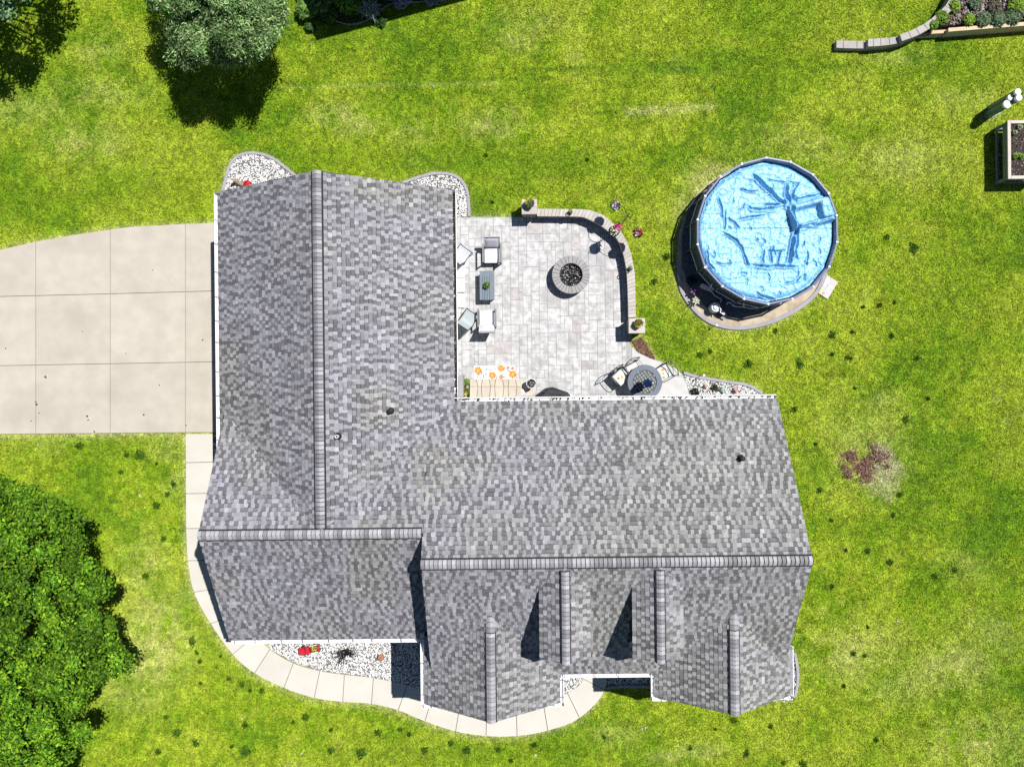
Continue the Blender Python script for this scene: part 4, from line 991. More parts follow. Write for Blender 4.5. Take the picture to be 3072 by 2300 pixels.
# grey board leaning by the wall
a, b = P(1376, 1192, .8), P(1389, 1124, .8); o = MB().cbox(((a.x + b.x) / 2, (a.y + b.y) / 2, .43), (b.x - a.x, b.y - a.y, .8), .01).build('storage_box', M['edging']); tag(o, 'narrow grey cabinet against the garage wall by the steps', 'cabinet')
# covered grill
q = P(1660, 1178, .6); g_ = empty('covered_grill', (q.x, q.y - .08, .04), label='barbecue grill under a black cloth cover against the house', cat='grill')
ring0 = [(-.72, -.28), (.55, -.28), (.6, .0), (.5, .1), (-.02, .27), (-.25, .24), (-.6, -.05)]
ring1 = [(-.62, -.26), (.46, -.26), (.5, -.02), (.42, .06), (-.04, .18), (-.2, .17), (-.5, -.08)]
vs = [(x_ * .92, y_, 0) for x_, y_ in ring0] + [(x_ * .92, y_, .75 + .1 * math.sin(i * 2.1)) for i, (x_, y_) in enumerate(ring0)] + [(x_ * .92, y_, 1.02) for x_, y_ in ring1]
n = 7; MB().add(vs, [tuple(range(14, 21))] + [(r_ * n + i, r_ * n + (i + 1) % n, r_ * n + n + (i + 1) % n, r_ * n + n + i) for r_ in (0, 1) for i in range(n)]).build('cloth_cover', M['grill'], g_)
MB().tube([(-.42, .12, .99), (.36, .0, 1.02)], .03, 6).build('lid_ridge', M['grill'], g_)
for s_ in (-.45, .4): MB().lathe((s_, -.1, 0), [(.0, 0), (.06, 0), (.06, .05), (0, .05)], 10).build('wheel', M['black'], g_)
# round table with mesh top, closed umbrella, three iron chairs
tc_ = P(1934, 1146, .72); tb = empty('patio_table', (tc_.x, tc_.y, .04), label='round blue grey patio table with woven metal centre', cat='table')
R_ = .565
MB().lathe((0, 0, 0), [(.40, .68), (R_, .68), (R_ + .012, .69), (R_, .70), (.40, .70), (.40, .68)], 44).build('table_rim', M['rim'], tb)
for i in range(-5, 6):
    for j in range(-5, 6):
        x_, y_ = i * .095, j * .095
        if math.hypot(x_, y_) < .385: MB().box((x_ * math.cos(.6) - y_ * math.sin(.6), x_ * math.sin(.6) + y_ * math.cos(.6), .692), (.066, .066, .008), .6).build('woven_square', M['greywood'], tb)
MB().lathe((0, 0, 0), [(.42, .672), (0, .672)], 30).build('table_underplate', M['dark'], tb)
for k_ in range(4):
    a = k_ * 1.571 + .5; MB().tube(smooth_path([(.42 * math.cos(a), .42 * math.sin(a), 0), (.25 * math.cos(a), .25 * math.sin(a), .35), (.38 * math.cos(a), .38 * math.sin(a), .67)], 4), .018, 6).build('leg', M['dark'], tb)
um = empty('closed_umbrella', (tc_.x, tc_.y - .03, .04), label='closed blue umbrella standing through the round patio table', cat='umbrella')
MB().tube([(0, 0, 0), (0, 0, 2.05)], .02, 8).build('pole', M['dark'], um)
MB().lathe((0, 0, 0), [(.0, 0), (.2, 0), (.2, .06), (.04, .1)], 16).build('base', M['black'], um)
vs, fs = [], []; n = 16
for z, r1 in ((1.0, .17), (1.25, .15), (1.6, .10), (1.9, .05), (2.04, .015)):
    for k_ in range(n): r2_ = r1 * (1.0 if k_ % 2 == 0 else .52); vs.append((r2_ * math.cos(k_ * 6.283 / n + z * .5), r2_ * math.sin(k_ * 6.283 / n + z * .5), z))
for i in range(4):
    for k_ in range(n): fs.append((i * n + k_, i * n + (k_ + 1) % n, (i + 1) * n + (k_ + 1) % n, (i + 1) * n + k_))
fs.append(tuple(range(4 * n, 5 * n))); fs.append(tuple(range(n - 1, -1, -1)))
MB().add(vs, fs).build('canopy', M['umbrella'], um); MB().lathe((0, 0, 2.04), [(.02, 0), (.03, .03), (0, .06)], 8).build('finial', M['ceramic'], um)
def iron_chair(px, py, rz, label):
    c = P(px, py, .45); t = empty('iron_chair', (c.x, c.y, .04), rz, label, 'chair', 'iron chairs round the patio table'); w_ = .24
    for s_ in (-1, 1):
        MB().tube(smooth_path([(s_ * w_, .22, 0), (s_ * w_, .22, .45), (s_ * (w_ + .03), .30, .95)], 4), .014, 6).build('back_leg', M['dark'], t)
        MB().tube([(s_ * w_, -.24, 0), (s_ * w_, -.22, .44)], .014, 6).build('leg', M['dark'], t)
        MB().tube(smooth_path([(s_ * (w_ + .02), .25, .66), (s_ * (w_ + .03), .0, .68), (s_ * (w_ + .02), -.2, .62), (s_ * w_, -.22, .44)], 4), .013, 6).build('arm', M['dark'], t)
    MB().tube(smooth_path([(-w_ - .05, .29, .95), (-.1, .36, .98), (.1, .36, .98), (w_ + .05, .29, .95)], 4), .015, 6).build('top_rail', M['dark'], t)
    MB().tube([(-w_, .235, .5), (w_, .235, .5)], .012, 6).build('lower_rail', M['dark'], t)
    for s_ in (-1, 1):
        MB().tube([(s_ * w_, .24, .52), (0, .30, .74), (s_ * w_ * .98, .30, .93)], .009, 5).build('back_scroll', M['dark'], t)
    MB().box((0, 0, .44), (2 * w_, .48, .02)).build('seat', M['dark'], t)
    cu = MB().cbox((0, -.01, .475), (.43, .42, .05), .015).build('seat_cushion', M['ceramic'], t)
    for k_ in range(3):
        mb = MB().tint(((.72, .25, .05), (.7, .4, .1), (.35, .32, .1))[k_]); mb.add([(-.1 + .12 * k_ + .05 * math.cos(q), .02 - .05 * k_ + .05 * math.sin(q), .5025) for q in [i * .785 for i in range(8)]], [tuple(range(8))]).build('printed_flower', M['tint'], cu)
iron_chair(1902, 1108, rad(28), 'iron chair with flowered cushion at the upper left of the round table')
iron_chair(1989, 1118, rad(-60), 'iron chair with flowered cushion at the right of the round table')
iron_chair(1862, 1130, rad(42), 'iron chair standing in the shade left of the round table')
# ------------------------------------------------------------------ pool
HP = 1.32
ZP = lambda zx, zy: (1980 + zx / 2.905, 440 + zy / 2.905)
rimz = [(928, 95), (1140, 133), (1335, 243), (1472, 405), (1541, 600), (1546, 830), (1478, 1045), (1340, 1220), (1155, 1325), (945, 1370), (735, 1325), (545, 1215), (395, 1050), (330, 850), (330, 635), (395, 430), (530, 260), (715, 150)]
rim = [P(*ZP(*q), HP) for q in rimz]; pc = sum(rim, Vector()) / len(rim); nR = len(rim)
pool = empty('above_ground_pool', (pc.x, pc.y, 0), label='round above ground pool with dark wall and blue grey rail', cat='pool')
pad = MB().prism(pad_poly, -.02, .02).build('pool_pad', M['pad']); tag(pad, kind='structure')
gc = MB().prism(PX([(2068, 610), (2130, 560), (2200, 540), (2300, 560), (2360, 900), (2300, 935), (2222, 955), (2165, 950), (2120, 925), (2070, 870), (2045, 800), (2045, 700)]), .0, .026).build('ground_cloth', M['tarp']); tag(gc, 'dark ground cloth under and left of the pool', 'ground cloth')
strip(smooth_path([P(*q) for q in ((2036, 800), (2044, 870), (2082, 928), (2130, 966), (2192, 983), (2250, 981), (2320, 963), (2392, 926), (2446, 880), (2476, 820))], 6), .14, -.03, .07, 'bed_edging', M['edging'], 'curved concrete edging along the lower side of the pool pad')
out = [Vector((q.x - pc.x, q.y - pc.y, 0)).normalized() for q in rim]
vs = [(*(q - o_ * .05).xy, z) for z in (.02, .62, HP - .02) for q, o_ in zip(rim, out)]
wpart(MB().add(vs, [(r_ * nR + (i + 1) % nR, r_ * nR + i, r_ * nR + nR + i, r_ * nR + nR + (i + 1) % nR) for r_ in (0, 1) for i in range(nR)]), 'pool_wall', 'liner', pool)
vs = [(*(q - o_ * .055).xy, z) for z in (.3, HP - .03) for q, o_ in zip(rim, out)]
wpart(MB().add(vs, [(i, (i + 1) % nR, nR + (i + 1) % nR, nR + i) for i in range(nR)]), 'pool_lining', 'poolblue', pool)
for i in range(nR):
    a, b = rim[i], rim[(i + 1) % nR]
    wpart(MB().tube([a.lerp(b, .015) + Vector((0, 0, -.035)), a.lerp(b, .985) + Vector((0, 0, -.035))], .036, 8), 'top_rail', 'poolblue', pool)
    wpart(MB().cbox((*(a - out[i] * .0).xy, HP - .035), (.075, .06, .078), .012, math.atan2(out[i].y, out[i].x)), 'rail_joint', 'white', pool)
    f = a + out[i] * .07
    wpart(MB().tube([(a.x, a.y, HP - .06), (*(a + out[i] * .035).xy, .5), (f.x, f.y, .03)], .026, 7), 'leg', 'liner', pool)
    f2 = b + out[(i + 1) % nR] * .035
    wpart(MB().tube([a.lerp(f2, .04) + out[i] * .04 - Vector((0, 0, HP - .50)), b.lerp(a, .04) + out[(i + 1) % nR] * .04 - Vector((0, 0, HP - .50))], .018, 6), 'band_strap', 'white', pool)
    wpart(MB().box((f.x, f.y, .03), (.12, .07, .03), math.atan2(out[i].y, out[i].x)), 'foot', 'liner', pool)
# maker's lettering on the wall, lower left
def wall_text(body, i, size):
    a, b = rim[i] - out[i] * .05, rim[(i + 1) % nR] - out[(i + 1) % nR] * .05; d = (b - a).normalized(); nn = Vector((d.y, -d.x, 0))
    if nn.dot(out[i]) < 0: nn = -nn
    cu = bpy.data.curves.new('lettering', 'FONT'); cu.body = body; cu.size = size; cu.align_x = 'CENTER'; cu.align_y = 'CENTER'; cu.extrude = .002; cu.space_character = 1.1
    tmp = bpy.data.objects.new('lettering', cu); COL.objects.link(tmp); dg = bpy.context.evaluated_depsgraph_get(); me = bpy.data.meshes.new_from_object(tmp.evaluated_get(dg)); bpy.data.objects.remove(tmp)
    me.materials.clear(); me.materials.append(M['white']); o = bpy.data.objects.new('lettering', me); COL.objects.link(o); o.parent = pool
    right = Vector((0, 0, 1)).cross(nn); R = Matrix((right, Vector((0, 0, 1)), nn)).transposed().to_4x4()
    mid = (a + b) / 2; R.translation = Vector((mid.x, mid.y, 1.02)) + nn * .012 - root_loc(pool); o.matrix_local = R
wall_text('INTEX', 10, .26)
# solar cover: one wrinkled sheet
def cover_mat():
    m = bpy.data.materials.new('solar_cover'); m.use_nodes = True; t = m.node_tree; b = t.nodes['Principled BSDF']; N = t.nodes.new; L = t.links.new
    g_ = N('ShaderNodeNewGeometry'); n1 = N('ShaderNodeTexNoise'); n1.inputs['Scale'].default_value = 17; n1.inputs['Detail'].default_value = 4; n1.inputs['Distortion'].default_value = 1.2; L(g_.outputs['Position'], n1.inputs['Vector'])
    rp = N('ShaderNodeValToRGB'); e = rp.color_ramp.elements; e[0].position = .40; e[0].color = (.09, .31, .64, 1); e[1].position = .55; e[1].color = (.235, .485, .66, 1)
    L(n1.outputs[0], rp.inputs[0]); L(rp.outputs[0], b.inputs['Base Color'])
    vo = N('ShaderNodeTexVoronoi'); vo.inputs['Scale'].default_value = 26; L(g_.outputs['Position'], vo.inputs['Vector'])
    bp = N('ShaderNodeBump'); bp.inputs['Strength'].default_value = .7; bp.inputs['Distance'].default_value = .03; L(n1.outputs[0], bp.inputs['Height'])
    b2 = N('ShaderNodeBump'); b2.inputs['Strength'].default_value = .25; b2.inputs['Distance'].default_value = .01; L(vo.outputs[0], b2.inputs['Height']); L(bp.outputs[0], b2.inputs['Normal']); L(b2.outputs[0], b.inputs['Normal'])
    b.inputs['Roughness'].default_value = .32; b.inputs['Specular IOR Level'].default_value = .55
    return m
M['cover'] = cover_mat()
nC = 400; ex = 2.5; lin = np.linspace(-ex, ex, nC); CX, CY = np.meshgrid(lin + pc.x, lin + pc.y)
# photo-zoom coordinates of each cover point, to lay the folds where they lie
HC = 1.20
u_ = CX / (ALT - HC); v_ = CY / (ALT - HC); pxx = 1536 + FOC * (u_ * CR - v_ * SR); pyy = 1150 - FOC * (u_ * SR + v_ * CR); zx, zy = (pxx - 1980) * 2.905, (pyy - 440) * 2.905
inner_poly = [tuple((q - o_ * .075).xy) for q, o_ in zip(rim, out)]
inside = in_poly(inner_poly, CX, CY)
def seg_dist(path):
    best = np.full(zx.shape, 1e9); sgn = np.zeros(zx.shape); par = np.zeros(zx.shape)
    n = len(path) - 1
    for i, ((x1, y1), (x2, y2)) in enumerate(zip(path[:-1], path[1:])):
        dx, dy = x2 - x1, y2 - y1; L2 = dx * dx + dy * dy; t = np.clip(((zx - x1) * dx + (zy - y1) * dy) / L2, 0, 1)
        d = np.hypot(zx - x1 - t * dx, zy - y1 - t * dy); s = np.sign((zx - x1) * dy - (zy - y1) * dx); k = d < best
        best = np.where(k, d, best); sgn = np.where(k, s, sgn); par = np.where(k, (i + t) / n, par)
    return best, sgn, par
wx_ = zx + 14 * (fbm(CX, CY, .25, 300, 3) - .5) * 2; wy_ = zy + 14 * (fbm(CX, CY, .25, 310, 3) - .5) * 2
Z = np.full(zx.shape, HC) + .05 * (fbm(CX, CY, .9, 320, 3) - .5) + .045 * (fbm(CX, CY, .22, 330, 3, .6) - .5)
rdg = 1 - np.abs(2 * vnoise(CX + .1 * vnoise(CX, CY, .2, 341), CY, .16, 340) - 1); Z += .022 * rdg ** 4
FOLDS = [  # path, width, height (negative = crease)
    ([(1130, 500), (1040, 470), (940, 380), (850, 290), (800, 255)], 26, -.11), ([(1130, 495), (1100, 420), (1110, 330)], 22, -.10), ([(1140, 470), (1160, 390), (1205, 310)], 20, -.10),
    ([(1125, 500), (1010, 505), (900, 510)], 16, -.09), ([(1010, 540), (900, 550), (800, 545), (770, 520)], 20, -.08), ([(900, 600), (780, 620), (690, 640)], 14, -.09), ([(1120, 520), (1150, 600), (1190, 700), (1160, 820), (1140, 950), (1120, 1030)], 26, -.15),
    ([(1190, 700), (1200, 830), (1180, 900), (1190, 980)], 18, -.09), ([(1190, 720), (1310, 680), (1520, 610)], 24, -.10), ([(1150, 480), (1280, 445), (1420, 415)], 20, -.10),
    ([(540, 740), (640, 800), (710, 860), (740, 950), (775, 1050)], 14, -.10), ([(600, 630), (650, 660), (690, 720)], 12, -.07), ([(790, 1030), (900, 1050), (1020, 1040), (1120, 1045), (1190, 1050)], 20, -.10),
    ([(940, 910), (1040, 905), (1090, 890)], 12, -.08), ([(970, 1010), (960, 930), (990, 860)], 12, -.08), ([(1020, 1040), (1030, 960), (1060, 890)], 12, -.07), ([(900, 1030), (890, 960), (910, 900)], 12, -.07),
    ([(580, 290), (640, 245), (700, 230)], 12, -.07), ([(515, 440), (535, 520), (545, 620)], 12, -.07), ([(570, 560), (575, 640), (560, 720)], 10, -.07), ([(690, 370), (760, 390), (850, 385)], 12, -.08), ([(1090, 1200), (1180, 1170), (1230, 1130)], 12, -.08),
    ([(840, 1270), (920, 1310), (1010, 1330)], 16, -.08), ([(1270, 1040), (1290, 960), (1280, 900)], 12, -.06), ([(480, 1010), (560, 1020), (630, 1015)], 12, -.06), ([(400, 900), (420, 990), (470, 1080)], 12, -.06), ([(700, 1100), (760, 1110)], 14, -.06), ([(920, 280), (1000, 300), (1100, 310), (1220, 315)], 10, -.05)]
for i in range(46):   # short random creases
    a0 = rnd.uniform(.2, 1.9); x_, y_ = 940 + rnd.uniform(-560, 560), 730 + rnd.uniform(-580, 580); l_ = rnd.uniform(30, 90)
    if zx is not None and x_ > 1120 and 480 < y_ < 720: continue
    FOLDS.append(([(x_, y_), (x_ + l_ * .5 * math.cos(a0), y_ + l_ * .5 * math.sin(a0)), (x_ + l_ * math.cos(a0 + .4), y_ + l_ * math.sin(a0 + .4))], rnd.uniform(7, 10), -rnd.uniform(.03, .06)))
zx0, zy0 = zx, zy; zx, zy = wx_, wy_
for path, wd, hh in FOLDS:
    d, sg, par = seg_dist(path); tp = np.clip(np.minimum(par, 1 - par) * 6 + .25, 0, 1)
    wq = wd * .5; hh = hh * 1.15; Z += hh * tp * np.exp(-(d / wq) ** 2) + (-hh) * .5 * tp * np.exp(-((d - wq * 1.7) / (wq * .9)) ** 2)
zx, zy = zx0, zy0
# the sheet lies over a float at the right: raised pad with a hollow
ca_, sa_ = math.cos(rad(-14)), math.sin(rad(-14)); lx = (zx - 1330) * ca_ + (zy - 580) * sa_; ly = -(zx - 1330) * sa_ + (zy - 580) * ca_
box = lambda a, h, s: 1 / (1 + np.exp((np.abs(a) - h) / s))
Z += .26 * box(lx, 205, 4) * box(ly, 108, 4) - .25 * box(lx + 55, 108, 5) * box(ly - 8, 68, 5)
Z += -.02 * np.exp(-((zy - 715) / 5) ** 2) * (zx < 1520)
rr = np.hypot((CX - pc.x), (CY - pc.y)); Z -= .10 * np.clip((rr - 2.05) / .15, 0, 1) ** 2
idx = np.full(zx.shape, -1); idx[inside] = np.arange(inside.sum()); V = np.stack([CX[inside], CY[inside], Z[inside]], 1)
q = [idx[:-1, :-1], idx[:-1, 1:], idx[1:, 1:], idx[1:, :-1]]; ok = (q[0] >= 0) & (q[1] >= 0) & (q[2] >= 0) & (q[3] >= 0)
Fq = np.stack([a[ok] for a in q], 1)
cov = np_obj('solar_cover', V, Fq, M['cover'], smooth=True); tag(cov, 'wrinkled light blue bubble cover lying on the round pool', 'pool cover')
# filter pump with hoses
q = P(2147, 922, .35); pu = empty('filter_pump', (q.x, q.y, .03), rad(-35), 'grey pool filter pump with pale hoses below the pool', 'pump')
MB().lathe((0, 0, 0), [(0, .02), (.17, .02), (.17, .30), (.15, .36), (.06, .39), (0, .39)], 20).build('filter_tank', M['hose'], pu)
MB().lathe((0, 0, 0), [(.08, .39), (.08, .42), (.03, .43), (0, .43)], 14).build('tank_cap', M['white'], pu)
MB().tube([(.14, 0, .18), (.40, 0, .18)], .085, 12).build('motor', M['black'], pu); MB().box((.30, 0, .28), (.16, .10, .03)).build('motor_label', M['white'], pu); MB().box((.2, 0, .04), (.62, .28, .05)).build('base_plate', M['liner'], pu)
MB().tube([(.05, .05, .40), (.16, .02, .44), (.20, -.06, .40)], .02, 6).build('valve_handle', M['white'], pu)
rl = lambda px, py, z: tuple((Matrix.Rotation(rad(35), 3, 'Z') @ (P(px, py, z) - Vector((q.x, q.y, 0)))) - Vector((0, 0, .03)))
MB().tube(smooth_path([rl(2161, 907, .3), rl(2164, 900, .28), rl(2158, 894, .22), rl(2144, 886, .2), rl(2134, 872, .25), rl(2131, 862, .45), rl(2137, 852, .62)], 5), .022, 8).build('hose', M['hose'], pu)
MB().tube(smooth_path([rl(2180, 913, .2), rl(2184, 907, .25), rl(2192, 909, .25), rl(2204, 918, .2), rl(2232, 921, .18), rl(2258, 925, .25), rl(2290, 917, .5), rl(2305, 905, .62)], 5), .022, 8).build('hose', M['hose'], pu)
MB().tube([rl(2231, 921, .2), rl(2232, 908, .42)], .02, 6).build('hose_tee', M['hose'], pu)
# metal garden flowers in the shade of the pool
def yard_flower(px, py, z, r, cols, label):
    c = P(px, py, z); t = empty('garden_flower', (c.x, c.y, .02), label=label, cat='ornament', group='ornamental flowers beside the pool')
    MB().tube([(0, 0, 0), (0, 0, z - .03)], .012, 6).build('stem', M['dark'], t)
    for k_ in range(7):
        a = k_ * .8976; mb = MB().tint(cols); pts = [(.12, 0, 0), (.5, -.22, .03), (.85, -.18, .06), (1, 0, .08), (.85, .18, .06), (.5, .22, .03)]
        vs = [(r * (x_ * math.cos(a) - y_ * math.sin(a)), r * (x_ * math.sin(a) + y_ * math.cos(a)), z - .03 + z_ * r * 2) for x_, y_, z_ in pts]; mb.add(vs + [(x_, y_, z_ - .008) for x_, y_, z_ in vs], [tuple(range(6)), tuple(range(11, 5, -1))]).build('petal', M['tint'], t)
    MB().lathe((0, 0, z - .02), [(r * .2, 0), (r * .15, .03), (0, .035)], 10).build('centre', M['ceramic'], t)
yard_flower(2085, 871, .35, .17, (.14, .04, .16), 'purple metal flower ornament left of the pool pump'); yard_flower(2089, 901, .3, .15, (.40, .44, .30), 'pale green metal flower ornament below the purple one')
q = P(2122, 862, .3); o = MB().box((q.x, q.y, .17), (.42, .10, .30), rad(-25)).build('folded_ladder', M['hose']); tag(o, 'folded grey pool step leaning beside the pool wall', 'step')
q = P(2072, 842); o = MB().lathe((q.x, q.y, .03), [(.07, .0), (.15, .02), (.17, .07), (.15, .12), (.07, .14), (.05, .07), (.07, .0)], 20).build('rubber_ring', M['black']); tag(o, 'small black rubber ring on the shaded ground cloth', 'ring')
# chalked paver by the pool
pp = [P(*q, .05) for q in ((2473, 819), (2515, 846), (2483, 898), (2450, 876))]; cpv = sum(pp, Vector()) / 4
pv = empty('paver_landing', (cpv.x, cpv.y, 0), label='square of pale pavers chalked with pastel drawings beside the pool', cat='paver')
for i in range(2):
    for j in range(2):
        f = lambda s_, t_: pp[0].lerp(pp[1], s_).lerp(pp[3].lerp(pp[2], s_), t_); s0, s1, t0, t1 = i * .5 + .008, i * .5 + .492, j * .5 + .008, j * .5 + .492
        wpart(MB().prism([tuple(f(a, b).xy) for a, b in ((s0, t0), (s1, t0), (s1, t1), (s0, t1))], .0, .05), 'paver', 'walk', pv)
f = lambda s_, t_: pp[0].lerp(pp[1], s_).lerp(pp[3].lerp(pp[2], s_), t_)
for s_, t_, r_, cl in ((.18, .78, .09, (.80, .68, .25)), (.42, .72, .07, (.35, .68, .74)), (.5, .86, .055, (.72, .24, .34)), (.6, .2, .08, (.70, .45, .62)), (.75, .45, .10, (.62, .55, .72)), (.4, .25, .10, (.60, .70, .76)), (.35, .5, .07, (.55, .58, .66)), (.62, .55, .06, (.55, .68, .66)), (.85, .7, .08, (.62, .56, .74))):
    c_ = f(s_, t_); mb = MB().tint(cl); mb.add([(c_.x + r_ * (.7 + .4 * rnd.random()) * math.cos(a * .7), c_.y + r_ * (.7 + .4 * rnd.random()) * math.sin(a * .7), .0535 + rnd.random() * .001) for a in range(9)], [tuple(range(9))]); wpart(mb, 'chalk_mark', 'tint', pv)
# thin stake and its wire at the edge of the pool pad
for (x1, y1, x2, y2, z, lab) in ((2140, 980, 2146, 955, .35, 'thin solar stake at the lower edge of the pool pad'), (2097, 1128, 2106, 1068, .55, 'thin garden stake at the gravel bed beside the patio')):
    a = P(x1, y1); t = empty('garden_stake', (a.x, a.y, 0), label=lab, cat='stake'); MB().tube([(0, 0, -.1), (.02, .02, z)], .010, 6).build('rod', M['dark'], t); MB().lathe((.02, .02, z), [(.03, -.02), (.04, .02), (0, .04)], 10).build('head', M['white'], t)

# ------------------------------------------------------------------ right side: retaining wall, raised bed, pipes
rw = empty('retaining_wall', (*P(2650, 120).xy, 0), label='stepped retaining wall of grey blocks curving up at the top right', cat='wall')
def quadblock(pts, z0, z1, par, name='block', mat='coping'):
    poly = [tuple(P(a, b, z1).xy) for a, b in pts]; wpart(MB().prism(poly, z0, z1, .006), name, mat, par)
runs = [(.22, [((2509, 121), (2509, 144)), ((2530, 122), (2530, 145)), ((2571, 123), (2571, 146)), ((2590, 123), (2590, 146)), ((2607, 123), (2607, 146))]),
    (.38, [((2604, 117), (2604, 140)), ((2620, 116), (2621, 139.5)), ((2642, 115), (2643, 138)), ((2667, 113), (2670, 135)), ((2688, 110), (2692, 131)), ((2708, 105), (2714, 126))]),
    (.54, [((2699, 104), (2706, 124)), ((2725, 94.5), (2734, 114.5)), ((2748, 85), (2759, 104)), ((2771, 72), (2785, 89)), ((2794, 56), (2810, 72)), ((2816, 38), (2834, 52)), ((2836, 18), (2856, 30)), ((2852, -6), (2874, 4)), ((2866, -32), (2889, -24)), ((2878, -60), (2902, -54))])]
for z, prs in runs:
    for (a0, b0), (a1, b1) in zip(prs[:-1], prs[1:]):
        e = .4; nz_ = int(round(z / .16))
        for k_ in range(nz_):
            zz0, zz1 = k_ * z / nz_, (k_ + 1) * z / nz_ - .004; top_ = k_ == nz_ - 1
            poly = [tuple(P(*q, z).xy) for q in ((a0[0] + e, a0[1]), (a1[0] - e, a1[1]), (b1[0] - e, b1[1]), (b0[0] + e, b0[1]))]
            wpart(MB().prism(poly, zz0, zz1, .006), 'coping_block' if top_ else 'block', 'graycap' if top_ else 'block', rw)
bed = MB().prism(bed_poly, -.02, .40).build('raised_bed_soil', M['soil']); tag(bed, 'raised bed of mulch behind the retaining wall', kind='structure')
x, y = scatter_in(bed_poly, 420, 51); v_, f_, t_ = stones(x, y, .405 + .02 * RG.random(len(x)), .035, ((.16, .12, .10), (.28, .24, .22), (.10, .07, .06), (.38, .35, .33), (.22, .17, .14)), 52, .35, 2.6)
tag(np_obj('mulch_chips', v_, f_, M['mulch'], t_), 'loose bark mulch covering the raised bed at top right', 'mulch', kind='stuff')
tm = empty('timber_edging', (*P(2960, 85).xy, 0), label='pale landscape timbers stepping up along the raised bed', cat='timber')
for (xa, ya, xb, yb, wd, z) in ((2748, 107, 2832, 103, 9, .14), (2793, 97, 2848, 94, 10, .30), (2845, 90, 3150, 66, 11, .46)):
    poly = [tuple(P(*q, z).xy) for q in ((xa, ya - wd / 2), (xb, yb - wd / 2), (xb, yb + wd / 2), (xa, ya + wd / 2))]; wpart(MB().prism(poly, .0, z, .006), 'timber', 'timber', tm)
def plant(px, py, z0, r, hh, n, cols, label, size=.09, aspect=2.4, name='leafy_plant', cat='plant', group=None, seed=None, up=.5):
    c = P(px, py, z0 + hh * .5); t = empty(name, (c.x, c.y, z0), label=label, cat=cat, group=group)
    for k_ in range(4): a = k_ * 1.6; MB().tube([(0, 0, -.02), (r * .5 * math.cos(a), r * .5 * math.sin(a), hh * .6)], .008, 5).build('stem', M['bark'], t)
    v, f, c_ = leaves(n, (0, 0, hh * .45), (r, r, hh * .55), size, cols, aspect, up, .25, seed or int(px + py), zmin=.02); np_obj('foliage', v, f, M['leaf'], c_, parent=t)
GR = ((.08, .17, .02), (.14, .25, .03), (.2, .3, .05)); GG = ((.10, .16, .09), (.16, .22, .13), (.07, .11, .05)); BR = ((.10, .20, .02), (.18, .30, .03), (.25, .36, .06))
for px, py, r, n, cols, lab in ((2800, 76, .16, 160, GR, 'low green plant where timber edging meets the retaining wall'), (2826, 52, .24, 260, GR, 'leafy green plant just behind the curved retaining wall'), (2862, 18, .20, 200, BR, 'bright green plant at the top of the raised bed'), (2908, 60, .2, 200, BR, 'bright green clump in the middle of the raised bed'),
    (2950, 58, .26, 300, GG, 'grey green ground cover behind the long timber, left part'), (2995, 58, .26, 300, GG, 'grey green ground cover behind the long timber, middle part'), (3040, 50, .28, 320, GG, 'grey green ground cover behind the long timber, right part'), (3050, 15, .3, 320, BR, 'bright green shrub at the top right corner'), (2925, 10, .2, 160, GG, 'small grey plant near the top of the raised bed'), (2985, 15, .25, 120, ((.16, .12, .10), (.10, .12, .06)), 'withered brown plant in the raised bed')):
    plant(px, py, .40, r, .22, n * 2, cols, lab, size=.045)
# raised wooden planter on legs
h = .74; a, b = P(3020, 361, h), P(3027, 537, h); X0, X1 = (a.x + b.x) / 2, (a.x + b.x) / 2 + 1.25; Y0, Y1 = b.y, a.y
pl = empty('raised_planter', ((X0 + X1) / 2, (Y0 + Y1) / 2, 0), label='wooden raised planter on legs at the right edge of the lawn', cat='planter'); yc = (Y0 + Y1) / 2; fw = .11
for x_, y_, dx, dy in ((X0 + fw / 2, yc, fw, Y1 - Y0), (X1 - fw / 2, yc, fw, Y1 - Y0), ((X0 + X1) / 2, Y1 - fw / 2, X1 - X0 - 2 * fw, fw), ((X0 + X1) / 2, Y0 + fw / 2, X1 - X0 - 2 * fw, fw)): wpart(MB().cbox((x_, y_, h - .02), (dx - .004, dy - .004, .04), .006), 'rim_board', 'tanwood', pl)
for k_ in range(2):
    z_ = h - .045 - .14 * (k_ + .5)
    for x_ in (X0 + .06, X1 - .06): wpart(MB().box((x_, yc, z_), (.03, Y1 - Y0 - .1, .135)), 'side_board', 'greywood', pl)
    for y_ in (Y0 + .05, Y1 - .05): wpart(MB().box(((X0 + X1) / 2, y_, z_), (X1 - X0 - .16, .03, .135)), 'side_board', 'greywood', pl)
for x_ in (X0 + .06, X1 - .06):
    for y_ in (Y0 + .06, Y1 - .06): wpart(MB().box((x_, y_, (h - .04) / 2), (.08, .08, h - .04)), 'leg', 'greywood', pl)
    wpart(MB().box((x_ - .0, yc, .10), (.06, Y1 - Y0 - .2, .07)), 'stretcher', 'greywood', pl)
for y_ in (Y0 + .06, yc, Y1 - .06): wpart(MB().box(((X0 + X1) / 2, y_, .10), (X1 - X0 - .2, .06, .05)), 'stretcher', 'greywood', pl)
wpart(MB().box(((X0 + X1) / 2, yc, h - .14), (X1 - X0 - .14, Y1 - Y0 - .12, .14)), 'soil', 'soil', pl)
x = RG.uniform(X0 + .12, X1 - .12, 380); y = RG.uniform(Y0 + .12, Y1 - .12, 380); v_, f_, t_ = stones(x, y, np.full(380, h - .065), .022, ((.09, .05, .05), (.13, .09, .08), (.30, .28, .28), (.05, .035, .03)), 71, .5, 1.8)
tag(np_obj('soil_clods', v_, f_, M['mulch'], t_, parent=pl, world=True), kind='stuff')
